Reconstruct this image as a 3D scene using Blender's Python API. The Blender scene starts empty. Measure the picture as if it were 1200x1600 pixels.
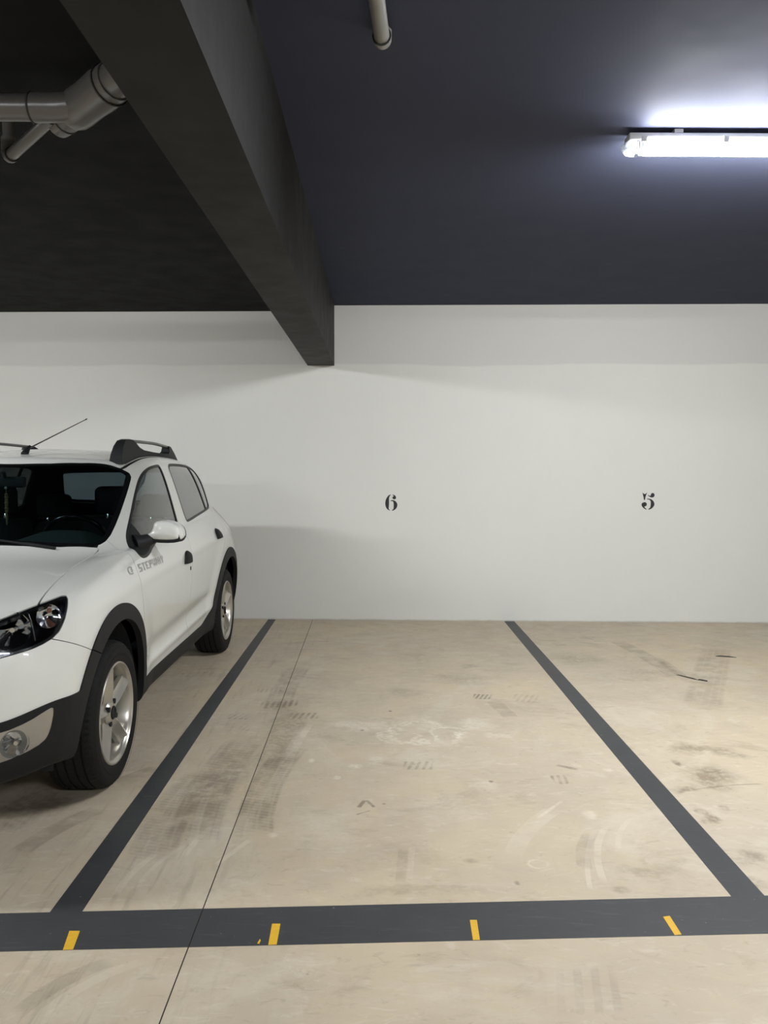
import bpy, bmesh, math, random
import numpy as np
from mathutils import Vector, Matrix
from mathutils.geometry import tessellate_polygon

SC = bpy.context.scene
COL = SC.collection
random.seed(7)
rng = np.random.default_rng(7)

# ------------------------------------------------------------------ camera
FPX, CAMH = 1230.0, 1.41
PITCH, YAW, ROLL = math.radians(-3.12), math.radians(0.466), 0.0022
F_ = Vector((math.sin(YAW) * math.cos(PITCH), math.cos(YAW) * math.cos(PITCH), math.sin(PITCH)))
R_ = Vector((math.cos(YAW), -math.sin(YAW), 0.0))
U_ = R_.cross(F_)
c_, s_ = math.cos(ROLL), math.sin(ROLL)
R2, U2 = R_ * c_ + U_ * s_, U_ * c_ - R_ * s_
cam_data = bpy.data.cameras.new('camera')
cam = bpy.data.objects.new('camera', cam_data)
COL.objects.link(cam)
cam.matrix_world = Matrix(((R2.x, U2.x, -F_.x, 0), (R2.y, U2.y, -F_.y, 0), (R2.z, U2.z, -F_.z, CAMH), (0, 0, 0, 1)))
cam_data.sensor_fit = 'HORIZONTAL'
cam_data.sensor_width = 36.0
cam_data.lens = FPX / 1200.0 * 36.0
cam_data.clip_start = 0.05
SC.camera = cam

# ------------------------------------------------------------------ world, exposure
world = bpy.data.worlds.new('world')
SC.world = world
world.use_nodes = True
world.node_tree.nodes['Background'].inputs[0].default_value = (0.55, 0.6, 0.65, 1)
world.node_tree.nodes['Background'].inputs[1].default_value = 0.02
SC.view_settings.view_transform = 'Standard'
SC.view_settings.look = 'None'
SC.view_settings.exposure = 0.0
SC.view_settings.gamma = 1.0
SC.view_settings.use_curve_mapping = False
SC.cycles.use_denoising = True
SC.cycles.max_bounces = 10
SC.cycles.sample_clamp_indirect = 6.0

LAMP_POWER = 305.0      # emission of every tube fixture
LAMP_COL = (1.0, 1.0, 1.01)
# fixtures: x of the left end, y, ceiling z  (first one is the one in view)
LAMPS = [(1.07, 3.56, 2.905), (-4.75, 3.4, 2.855), (1.07, -2.0, 2.905), (-4.6, -2.0, 2.855), (5.2, -2.0, 2.905)]

# ------------------------------------------------------------------ materials
def newmat(name):
    m = bpy.data.materials.new(name)
    m.use_nodes = True
    nt = m.node_tree
    return m, nt, nt.nodes['Principled BSDF']

class G:
    """small node-graph helper"""
    def __init__(self, nt): self.nt = nt
    def n(self, t, **kw):
        x = self.nt.nodes.new(t)
        for k, v in kw.items(): setattr(x, k, v)
        return x
    def put(self, sock, v):
        if isinstance(v, (int, float)): sock.default_value = v
        elif isinstance(v, (tuple, list)):
            d = sock.default_value
            sock.default_value = tuple(v) + ((1.0,) if len(d) == 4 and len(v) == 3 else ())
        else: self.nt.links.new(v, sock)
    def m(self, op, a, b=None, c=None, clamp=False):
        x = self.n('ShaderNodeMath', operation=op); x.use_clamp = clamp
        self.put(x.inputs[0], a)
        if b is not None: self.put(x.inputs[1], b)
        if c is not None: self.put(x.inputs[2], c)
        return x.outputs[0]
    def noise(self, vec, scale, detail=3.0, rough=0.55, dist=0.0):
        x = self.n('ShaderNodeTexNoise')
        self.put(x.inputs['Vector'], vec); x.inputs['Scale'].default_value = scale
        x.inputs['Detail'].default_value = detail; x.inputs['Roughness'].default_value = rough
        x.inputs['Distortion'].default_value = dist
        return x.outputs[0]
    def ramp(self, v, lo, hi, a=0.0, b=1.0):
        x = self.n('ShaderNodeMapRange'); x.interpolation_type = 'SMOOTHSTEP'
        self.put(x.inputs[0], v)
        x.inputs[1].default_value, x.inputs[2].default_value = lo, hi
        x.inputs[3].default_value, x.inputs[4].default_value = a, b
        return x.outputs[0]
    def mix(self, f, a, b, mode='MIX'):
        x = self.n('ShaderNodeMix', data_type='RGBA', blend_type=mode)
        self.put(x.inputs[0], f); self.put(x.inputs[6], a); self.put(x.inputs[7], b)
        return x.outputs[2]
    def mapping(self, vec, rot=0.0, scale=(1, 1, 1)):
        x = self.n('ShaderNodeMapping')
        self.put(x.inputs[0], vec); x.inputs[2].default_value = (0, 0, rot); x.inputs[3].default_value = scale
        return x.outputs[0]
    def obj(self): return self.n('ShaderNodeTexCoord').outputs['Object']
    def bump(self, h, strength, dist, bsdf):
        x = self.n('ShaderNodeBump'); x.inputs['Strength'].default_value = strength
        x.inputs['Distance'].default_value = dist
        self.put(x.inputs['Height'], h); self.nt.links.new(x.outputs[0], bsdf.inputs['Normal'])

def sr(r, g, b):
    return tuple(((c / 255.0) / 12.92 if c <= 10.3 else ((c / 255.0 + 0.055) / 1.055) ** 2.4) for c in (r, g, b))

def simple(name, col, rough=0.5, metal=0.0, spec=0.5, coat=0.0, noise=0.0, nscale=30.0, bump=0.0):
    m, nt, b = newmat(name)
    b.inputs['Base Color'].default_value = (*col, 1)
    b.inputs['Roughness'].default_value = rough
    b.inputs['Metallic'].default_value = metal
    b.inputs['Specular IOR Level'].default_value = spec
    b.inputs['Coat Weight'].default_value = coat
    b.inputs['Coat Roughness'].default_value = 0.03
    g = G(nt)
    if noise or bump:
        nz = g.noise(g.obj(), nscale)
        if noise:
            nt.links.new(g.mix(nz, tuple(c * (1 - noise) for c in col), tuple(min(1, c * (1 + noise)) for c in col)), b.inputs['Base Color'])
        if bump: g.bump(nz, 0.6, bump, b)
    return m

def glass(name, tint, refl=1.0, ior=1.5):
    m = bpy.data.materials.new(name); m.use_nodes = True
    nt = m.node_tree; nt.nodes.clear(); g = G(nt)
    out = g.n('ShaderNodeOutputMaterial'); tr = g.n('ShaderNodeBsdfTransparent'); gl = g.n('ShaderNodeBsdfGlossy')
    ge = g.n('ShaderNodeNewGeometry'); dt = g.n('ShaderNodeVectorMath', operation='DOT_PRODUCT')
    nt.links.new(ge.outputs['Normal'], dt.inputs[0]); nt.links.new(ge.outputs['Incoming'], dt.inputs[1])
    f0 = ((ior - 1) / (ior + 1)) ** 2      # Schlick, the same from both faces of a thin pane
    fr = g.m('ADD', g.m('MULTIPLY', g.m('POWER', g.m('SUBTRACT', 1.0, g.m('ABSOLUTE', dt.outputs['Value']), clamp=True), 5.0), 1 - f0), f0)
    tr.inputs[0].default_value = (*tint, 1); gl.inputs[0].default_value = (1, 1, 1, 1); gl.inputs['Roughness'].default_value = 0.01
    mx = g.n('ShaderNodeMixShader')
    nt.links.new(g.m('MULTIPLY', fr, refl, clamp=True), mx.inputs[0])
    nt.links.new(tr.outputs[0], mx.inputs[1]); nt.links.new(gl.outputs[0], mx.inputs[2]); nt.links.new(mx.outputs[0], out.inputs[0])
    return m

def frosted(name, col, thru):
    m = bpy.data.materials.new(name); m.use_nodes = True
    nt = m.node_tree; nt.nodes.clear(); g = G(nt)
    out = g.n('ShaderNodeOutputMaterial'); tr = g.n('ShaderNodeBsdfTransparent'); tl = g.n('ShaderNodeBsdfTranslucent'); gl = g.n('ShaderNodeBsdfGlossy')
    tl.inputs[0].default_value = (*col, 1); gl.inputs['Roughness'].default_value = 0.15
    m1 = g.n('ShaderNodeMixShader'); m2 = g.n('ShaderNodeMixShader')
    g.put(m1.inputs[0], g.ramp(g.noise(g.obj(), 90.0, 2), 0.3, 0.7, thru - .15, thru + .15))
    nt.links.new(tl.outputs[0], m1.inputs[1]); nt.links.new(tr.outputs[0], m1.inputs[2])
    m2.inputs[0].default_value = 0.12
    nt.links.new(m1.outputs[0], m2.inputs[1]); nt.links.new(gl.outputs[0], m2.inputs[2]); nt.links.new(m2.outputs[0], out.inputs[0])
    return m

def emis(name, col, strength):
    m, nt, b = newmat(name)
    b.inputs['Base Color'].default_value = (0.9, 0.9, 0.9, 1)
    b.inputs['Emission Color'].default_value = (*col, 1)
    b.inputs['Emission Strength'].default_value = strength
    return m

def mat_wall():
    m, nt, b = newmat('wall_paint'); g = G(nt); co = g.obj()
    n1 = g.noise(co, 0.7, 3); n2 = g.noise(co, 9.0, 4, 0.6)
    sep = g.n('ShaderNodeSeparateXYZ'); nt.links.new(co, sep.inputs[0])
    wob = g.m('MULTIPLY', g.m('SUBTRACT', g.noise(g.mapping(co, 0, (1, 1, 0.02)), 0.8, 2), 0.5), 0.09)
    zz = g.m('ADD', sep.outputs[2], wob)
    band = g.ramp(zz, 2.355, 2.375)                       # greyer tone on the top strip
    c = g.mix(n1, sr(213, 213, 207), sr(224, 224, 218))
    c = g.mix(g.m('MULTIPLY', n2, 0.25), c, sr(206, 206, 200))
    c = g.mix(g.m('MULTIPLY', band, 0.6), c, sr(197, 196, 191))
    low = g.m('MULTIPLY', g.ramp(g.m('ADD', sep.outputs[2], g.m('MULTIPLY', n2, 0.02)), 0.028, 0.008), 0.55)
    c = g.mix(low, c, sr(150, 142, 128))                  # dusty foot of the wall
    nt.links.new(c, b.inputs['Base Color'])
    b.inputs['Roughness'].default_value = 0.6
    b.inputs['Specular IOR Level'].default_value = 0.3
    h = g.m('ADD', g.m('MULTIPLY', g.noise(co, 3.0, 4), 1.0), g.m('MULTIPLY', g.noise(co, 120.0, 2), 0.05))
    g.bump(h, 0.35, 0.006, b)
    return m

def mat_dark(name, c1, c2, rough=0.5, spec=0.5):
    m, nt, b = newmat(name); g = G(nt); co = g.obj()
    n1 = g.noise(co, 1.2, 4, 0.6)
    nt.links.new(g.mix(n1, c1, c2), b.inputs['Base Color'])
    nt.links.new(g.ramp(g.noise(co, 5.0, 3), 0.2, 0.8, rough - 0.05, rough + 0.07), b.inputs['Roughness'])
    b.inputs['Specular IOR Level'].default_value = spec
    h = g.m('ADD', g.noise(g.mapping(co, 0.3, (1, 2.5, 1)), 4.0, 4, 0.6), g.m('MULTIPLY', g.noise(co, 90.0, 2), 0.08))
    g.bump(h, 0.3, 0.002, b)
    return m

def group(name, floats, cols):
    gt = bpy.data.node_groups.new(name, 'ShaderNodeTree')
    for f in floats: gt.interface.new_socket(f, in_out='INPUT', socket_type='NodeSocketFloat')
    for c in cols: gt.interface.new_socket(c, in_out='INPUT', socket_type='NodeSocketColor')
    gt.interface.new_socket('Out', in_out='OUTPUT', socket_type='NodeSocketColor')
    g = G(gt); i = g.n('NodeGroupInput'); o = g.n('NodeGroupOutput')
    return gt, g, i.outputs, o.inputs['Out']
def use(g, gt, **kw):
    n = g.n('ShaderNodeGroup'); n.node_tree = gt
    for k, v in kw.items(): g.put(n.inputs[k], v)
    return n.outputs[0]
def track_group():
    gt, g, I, O = group('tyre_track', 'X Y NZ X0 Y0 UX UY L HW HW2 Bow Freq Tread Low Rib Str'.split(), ['Col', 'Tint'])
    M_, A_, S_ = (lambda a, b: g.m('MULTIPLY', a, b)), (lambda a, b: g.m('ADD', a, b)), (lambda a, b: g.m('SUBTRACT', a, b))
    dx, dy = S_(I['X'], I['X0']), S_(I['Y'], I['Y0'])
    t = A_(M_(dx, I['UX']), M_(dy, I['UY'])); s = S_(M_(dy, I['UX']), M_(dx, I['UY']))
    tn = g.m('DIVIDE', t, I['L'])
    s = S_(s, M_(M_(tn, S_(1.0, tn)), I['Bow']))
    a = g.m('ABSOLUTE', s)
    x = g.n('ShaderNodeMapRange'); x.interpolation_type = 'SMOOTHSTEP'
    g.put(x.inputs[0], a); g.put(x.inputs[1], I['HW']); g.put(x.inputs[2], I['HW2'])
    mk = M_(x.outputs[0], M_(g.ramp(tn, 0.0, 0.12), g.ramp(tn, 1.0, 0.85)))
    w = g.ramp(g.m('SINE', M_(A_(t, M_(s, -.25)), I['Freq'])), -0.3, 0.5)
    w = A_(I['Low'], M_(w, S_(1.0, I['Low'])))
    mk = M_(mk, A_(S_(1.0, I['Tread']), M_(w, I['Tread'])))
    rib = g.ramp(g.m('SINE', M_(s, 2 * math.pi / 0.045)), -0.4, -0.9)
    mk = M_(mk, S_(1.0, M_(rib, I['Rib'])))
    mk = M_(mk, g.ramp(I['NZ'], 0.35, 0.6, 0.25, 1.0))
    gt.links.new(g.mix(M_(mk, I['Str']), I['Col'], I['Tint']), O)
    return gt
def blot_group():
    gt, g, I, O = group('floor_blot', 'X Y NZ NF BX BY RX RY Ring Str'.split(), ['Col', 'Tint'])
    M_, A_, S_ = (lambda a, b: g.m('MULTIPLY', a, b)), (lambda a, b: g.m('ADD', a, b)), (lambda a, b: g.m('SUBTRACT', a, b))
    ex, ey = g.m('DIVIDE', S_(I['X'], I['BX']), I['RX']), g.m('DIVIDE', S_(I['Y'], I['BY']), I['RY'])
    d = g.m('SQRT', A_(M_(ex, ex), M_(ey, ey))); d = A_(d, M_(S_(I['NZ'], 0.5), 1.1))
    r1 = M_(g.ramp(g.m('ABSOLUTE', S_(d, 0.8)), 0.22, 0.02), M_(g.ramp(I['NF'], 0.30, 0.55), g.ramp(I['NZ'], .35, .55)))
    r0 = M_(g.ramp(d, 1.0, 0.3), g.ramp(M_(A_(I['NF'], I['NZ']), 0.5), 0.38, 0.58, 0.25, 1.0))
    mk = A_(M_(r1, I['Ring']), M_(r0, S_(1.0, I['Ring'])))
    gt.links.new(g.mix(M_(mk, I['Str']), I['Col'], I['Tint']), O)
    return gt
GT, GB = track_group(), blot_group()

def tracks(g, co, base):
    """tyre tracks, scuffs and dirt on the concrete, each a strip (x0,y0)-(x1,y1) in metres on the floor"""
    sep = g.n('ShaderNodeSeparateXYZ'); g.nt.links.new(co, sep.inputs[0])
    wn = g.n('ShaderNodeTexNoise'); g.nt.links.new(co, wn.inputs['Vector']); wn.inputs['Scale'].default_value = 6.0; wn.inputs['Detail'].default_value = 4.0
    ws = g.n('ShaderNodeSeparateColor'); g.nt.links.new(wn.outputs['Color'], ws.inputs[0])
    X, Y = sep.outputs[0], sep.outputs[1]
    XW = g.m('ADD', X, g.m('MULTIPLY', g.m('SUBTRACT', ws.outputs[0], 0.5), 0.22))
    YW = g.m('ADD', Y, g.m('MULTIPLY', g.m('SUBTRACT', ws.outputs[1], 0.5), 0.30))
    nz = g.noise(co, 7.0, 4, 0.65); nf = g.noise(co, 38.0, 3, 0.6)
    col = base
    # x0,y0,x1,y1,half width, bow, tread period, strength, colour (0 dark, 1 pale)
    T = [(-0.683, 2.839, -0.731, 3.773, 0.018, 0.03, 0, 0.5, 1), (-0.612, 2.839, -0.646, 3.730, 0.012, 0.02, 0, 0.4, 1), (-0.435, 3.355, -0.366, 4.327, 0.022, 0.02, 0, 0.55, 1), (-0.465, 3.212, -0.414, 4.197, 0.012, 0.02, 0, 0.45, 1), (-0.508, 2.992, -0.461, 3.496, 0.012, 0.02, 0, 0.45, 1), (-0.578, 2.731, -0.480, 2.939, 0.012, 0, 0, 0.5, 1), (-0.704, 2.791, -0.649, 3.048, 0.014, 0.01, 0, 0.5, 1), (-0.865, 2.534, -0.801, 2.839, 0.014, 0.02, 0, 0.45, 1), (-0.809, 2.594, -0.719, 2.889, 0.01, 0.02, 0, 0.4, 1), (-0.475, 2.939, -0.416, 3.950, 0.085, 0.05, 0.026, 0.6, 0), (-0.695, 2.889, -0.674, 4.095, 0.11, 0.05, 0.03, 0.45, 0), (-0.809, 2.745, -0.783, 3.649, 0.1, 0.05, 0.024, 0.4, 0), (-0.581, 4.418, -0.549, 5.588, 0.09, 0.03, 0.045, 0.4, 0), (0.591, 4.822, 0.721, 4.808, 0.055, 0, 0.026, 0.8, 0), (0.705, 4.727, 0.765, 4.393, 0.05, 0, 0, 0.3, 0), (-0.510, 4.429, -0.328, 4.441, 0.06, 0, 0.034, 0.6, 0), (-0.705, 4.637, -0.462, 4.688, 0.07, 0, 0.036, 0.6, 0), (-0.859, 4.441, -0.719, 4.418, 0.06, 0, 0.032, 0.5, 0), (-0.757, 4.219, -0.687, 4.219, 0.05, 0, 0.028, 0.45, 0), (-0.770, 4.935, -0.593, 4.979, 0.05, 0, 0.03, 0.4, 0), (0.118, 3.679, 0.277, 3.679, 0.055, 0, 0.034, 0.6, 0), (0.793, 3.500, 0.878, 3.514, 0.055, 0, 0.03, 0.6, 0), (0.853, 3.686, 0.950, 3.621, 0.014, 0, 0, 0.6, 0), (0.834, 4.794, 1.006, 4.767, 0.09, 0, 0.035, 0.3, 0), (0.684, 3.148, 0.795, 3.285, 0.008, 0, 0, 0.7, 1), (0.643, 3.101, 0.751, 3.234, 0.008, 0, 0, 0.6, 1), (0.491, 2.787, 0.756, 3.209, 0.04, 0.03, 0, 0.35, 1), (0.715, 2.548, 0.857, 3.015, 0.01, 0.02, 0, 0.45, 1), (0.778, 2.608, 0.911, 3.043, 0.014, 0.03, 0, 0.4, 1), (0.897, 2.833, 1.023, 3.100, 0.012, 0.02, 0, 0.35, 1), (0.735, 2.694, 0.837, 2.988, 0.03, 0.02, 0, 0.3, 0), (0.112, 2.632, 0.134, 2.886, 0.012, 0, 0, 0.35, 1), (0.079, 2.611, 0.098, 2.861, 0.02, 0, 0, 0.25, 0), (1.433, 6.439, 1.483, 6.204, 0.05, 0, 0.02, 0.4, 0), (1.704, 6.565, 1.818, 6.489, 0.06, 0, 0.03, 0.45, 0), (1.964, 6.440, 2.037, 5.242, 0.07, 0.03, 0, 0.35, 0), (2.088, 5.881, 2.061, 5.084, 0.04, 0.02, 0, 0.3, 0), (2.714, 6.206, 1.899, 4.535, 0.12, 0, 0.04, 0.35, 0), (-0.078, 3.211, -0.052, 3.287, 0.01, 0, 0, 0.8, 0), (-0.047, 3.287, -0.009, 3.211, 0.008, 0, 0, 0.8, 0), (-0.087, 3.144, -0.024, 3.186, 0.004, 0, 0, 0.8, 0), (-1.354, 5.324, -1.103, 5.375, 0.06, 0, 0.05, 0.35, 0), (-1.464, 2.996, -1.325, 3.412, 0.12, 0.06, 0.05, 0.45, 0), (-1.321, 2.793, -1.143, 3.214, 0.05, 0.03, 0, 0.35, 0), (-1.172, 3.461, -1.024, 3.650, 0.06, 0, 0, 0.4, 0), (-0.935, 1.957, -0.752, 2.194, 0.03, 0.03, 0, 0.25, 0), (-0.870, 1.957, -0.660, 2.194, 0.02, 0.03, 0, 0.3, 1), (0.435, 2.050, 0.681, 2.062, 0.1, 0, 0.05, 0.2, 0), (1.366, 3.377, 1.757, 3.454, 0.006, 0.02, 0, 0.5, 0), ]
    for (x0, y0, x1, y1, hw, bow, per, st, pale) in T:
        L = math.hypot(x1 - x0, y1 - y0); ux, uy = (x1 - x0) / L, (y1 - y0) / L
        lo = L > .3
        col = use(g, GT, X=X, Y=Y, NZ=nz, Col=col, X0=x0, Y0=y0, UX=ux, UY=uy, L=L, HW=hw, HW2=hw * .8, Bow=bow * 4, Freq=(2 * math.pi / per) if per else 0.0,
                  Tread=1.0 if per else 0.0, Low=.72 if lo else .1, Rib=.28 if (lo and per) else 0.0, Str=st, Tint=sr(222, 212, 192) if pale else sr(118, 105, 88))
    # ring-shaped pale scuffs and soft dirty patches: x, y, rx, ry, strength, pale, ring
    B = [(0.242, 4.144, 0.236, 0.193, 0.7, 1, 1), (0.345, 4.144, 0.094, 0.127, 0.7, 1, 1), (0.104, 4.094, 0.100, 0.145, 0.5, 1, 1), (-0.104, 4.271, 0.243, 0.077, 0.6, 1, 0), (0.533, 4.281, 0.139, 0.159, 0.6, 1, 0), (0.646, 4.093, 0.083, 0.082, 0.5, 1, 0), (-0.104, 3.672, 0.042, 0.041, 0.8, 1, 0), (0.002, 3.746, 0.067, 0.068, 0.5, 1, 0), (-0.317, 3.746, 0.024, 0.042, 0.9, 1, 0), (-0.182, 3.532, 0.023, 0.030, 0.9, 1, 0), (-0.402, 2.965, 0.029, 0.032, 0.7, 1, 0), (0.887, 3.123, 0.056, 0.060, 0.6, 1, 0), (0.490, 3.457, 0.096, 0.104, 0.4, 1, 0), (0.575, 2.740, 0.045, 0.037, 0.5, 1, 1), (1.085, 3.621, 0.035, 0.032, 0.6, 1, 0), (0.077, 4.524, 0.015, 0.024, 0.95, 0, 0), (-0.081, 4.186, 0.017, 0.021, 0.7, 0, 0), (0.515, 3.486, 0.017, 0.018, 0.9, 0, 0), (0.029, 3.249, 0.013, 0.013, 0.8, 0, 0), (0.478, 2.610, 0.015, 0.021, 0.6, 0, 0), (0.339, 2.764, 0.045, 0.028, 0.4, 0, 0), (1.442, 3.701, 0.027, 0.059, 0.75, 0, 0), (1.529, 3.528, 0.158, 0.173, 0.7, 0, 0), (1.622, 3.900, 0.222, 0.074, 0.5, 0, 0), (1.744, 3.810, 0.124, 0.108, 0.5, 0, 0), (1.375, 3.363, 0.082, 0.041, 0.7, 0, 0), (1.347, 3.128, 0.061, 0.073, 0.7, 0, 0), (1.447, 3.207, 0.026, 0.038, 0.7, 0, 0), (1.331, 2.760, 0.067, 0.047, 0.5, 0, 0), (1.292, 2.606, 0.047, 0.068, 0.45, 0, 0), (0.927, 2.694, 0.131, 0.063, 0.35, 0, 0), (0.820, 2.567, 0.042, 0.033, 0.55, 0, 0), (1.080, 2.738, 0.067, 0.046, 0.3, 0, 0), (1.479, 5.780, 0.282, 0.290, 0.35, 0, 0), (1.833, 5.410, 0.220, 0.179, 0.3, 0, 0), (-0.505, 4.095, 0.150, 0.841, 0.45, 0, 0), (-0.707, 3.425, 0.167, 0.573, 0.4, 0, 0), (0.072, 2.788, 0.272, 0.149, 0.2, 0, 0), (0.130, 2.550, 0.332, 0.049, 0.25, 0, 0), (-0.226, 3.046, 0.173, 0.242, 0.35, 1, 0), (0.297, 3.223, 0.236, 0.199, 0.25, 1, 0), (-1.415, 3.228, 0.236, 0.144, 0.4, 0, 0), (0.564, 5.242, 0.256, 0.203, 0.3, 0, 0), (0.669, 5.589, 0.136, 0.094, 0.4, 0, 0), (0.165, 4.935, 0.160, 0.103, 0.3, 0, 0), (-0.511, 2.108, 0.206, 0.071, 0.2, 1, 0), (0.192, 2.051, 0.150, 0.053, 0.3, 1, 0), (-0.198, 2.163, 0.105, 0.041, 0.3, 1, 0), ]
    for (bx, by, rx, ry, st, pale, ring) in B:
        big_ = rx > .05
        col = use(g, GB, X=XW if big_ else X, Y=YW if big_ else Y, NZ=nz, NF=nf, Col=col, BX=bx, BY=by, RX=rx, RY=ry, Ring=float(ring), Str=st,
                  Tint=sr(224, 215, 196) if pale else sr(118, 103, 82))
    return col, nz, nf

def mat_floor():
    m, nt, b = newmat('polished_concrete'); g = G(nt); co = g.obj()
    big = g.noise(co, 0.55, 3, 0.5, 0.4); mid = g.noise(co, 2.6, 5, 0.62, 0.6)
    c = g.mix(g.ramp(big, 0.3, 0.7), sr(192, 179, 157), sr(207, 190, 160))
    c = g.mix(g.ramp(mid, 0.35, 0.75, 0.0, 0.55), c, sr(180, 168, 149))
    c = g.mix(g.ramp(g.noise(co, 5.5, 4, 0.6, 1.0), 0.55, 0.72, 0.0, 0.35), c, sr(196, 185, 166))
    c = g.mix(g.ramp(g.noise(co, 1.1, 6, 0.7, 1.5), 0.50, 0.66, 0.0, 0.55), c, sr(208, 198, 178))      # pale cement bloom
    c = g.mix(g.ramp(g.noise(g.mapping(co, 0.2, (1, 1.7, 1)), 1.7, 6, 0.7, 1.2), 0.54, 0.70, 0.0, 0.5), c, sr(164, 149, 125))
    c = g.mix(g.ramp(g.noise(g.mapping(co, -0.1, (1, 2.4, 1)), 9.0, 5, 0.7, 1.0), 0.52, 0.72, 0.0, 0.45), c, sr(216, 207, 190))
    c = g.mix(g.ramp(g.noise(g.mapping(co, 0.35, (1, 2.0, 1)), 14.0, 5, 0.7, 1.0), 0.56, 0.74, 0.0, 0.40), c, sr(150, 136, 113))
    st = g.noise(g.mapping(co, math.radians(-12), (9, 0.8, 1)), 3.0, 5, 0.65)      # long trowel and drag streaks
    sep = g.n('ShaderNodeSeparateXYZ'); nt.links.new(co, sep.inputs[0])
    leftw = g.ramp(sep.outputs[0], -0.1, -0.9, 0.04, 0.42)
    c = g.mix(g.m('MULTIPLY', g.ramp(st, 0.5, 0.72), leftw), c, sr(194, 186, 170))
    c = g.mix(g.m('MULTIPLY', g.ramp(st, 0.48, 0.28), leftw), c, sr(146, 136, 121))
    sw = g.noise(g.mapping(co, math.radians(35), (2, 10, 1)), 2.2, 5, 0.7)
    c = g.mix(g.ramp(sw, 0.58, 0.75, 0.0, 0.22), c, sr(200, 192, 176))
    c, nz, nf = tracks(g, co, c)
    sp = g.n('ShaderNodeTexVoronoi'); nt.links.new(co, sp.inputs['Vector']); sp.inputs['Scale'].default_value = 7.0
    sp.inputs['Randomness'].default_value = 1.0
    c = g.mix(g.m('MULTIPLY', g.ramp(sp.outputs['Distance'], 0.05, 0.02), 0.45), c, sr(140, 128, 112))
    sp2 = g.n('ShaderNodeTexVoronoi'); nt.links.new(g.mapping(co, 0.5, (1, 1.6, 1)), sp2.inputs['Vector']); sp2.inputs['Scale'].default_value = 11.0
    c = g.mix(g.m('MULTIPLY', g.ramp(sp2.outputs['Distance'], 0.06, 0.02), 0.4), c, sr(208, 200, 186))
    nt.links.new(c, b.inputs['Base Color'])
    nt.links.new(g.ramp(nz, 0.3, 0.7, 0.42, 0.62), b.inputs['Roughness'])
    b.inputs['Specular IOR Level'].default_value = 0.35
    g.bump(g.m('ADD', mid, g.m('MULTIPLY', nf, 0.3)), 0.15, 0.003, b)
    return m

def mat_paintline():
    m, nt, b = newmat('grey_floor_paint'); g = G(nt); co = g.obj()
    a = g.noise(co, 5.0, 5, 0.65, 0.8); k = g.noise(g.mapping(co, 0.6, (2, 14, 1)), 4.0, 4, 0.6)
    c = g.mix(a, sr(49, 51, 53), sr(66, 67, 68))
    c = g.mix(g.ramp(k, 0.56, 0.75, 0, 0.35), c, sr(98, 98, 96))
    c = g.mix(g.ramp(g.noise(co, 2.1, 3, 0.6), 0.6, 0.7, 0, 0.45), c, sr(46, 48, 50))
    c = g.mix(g.ramp(g.noise(co, 60.0, 3), 0.70, 0.76, 0, 0.7), c, sr(150, 140, 124))
    nt.links.new(c, b.inputs['Base Color'])
    b.inputs['Roughness'].default_value = 0.5
    g.bump(a, 0.2, 0.002, b)
    return m

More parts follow.
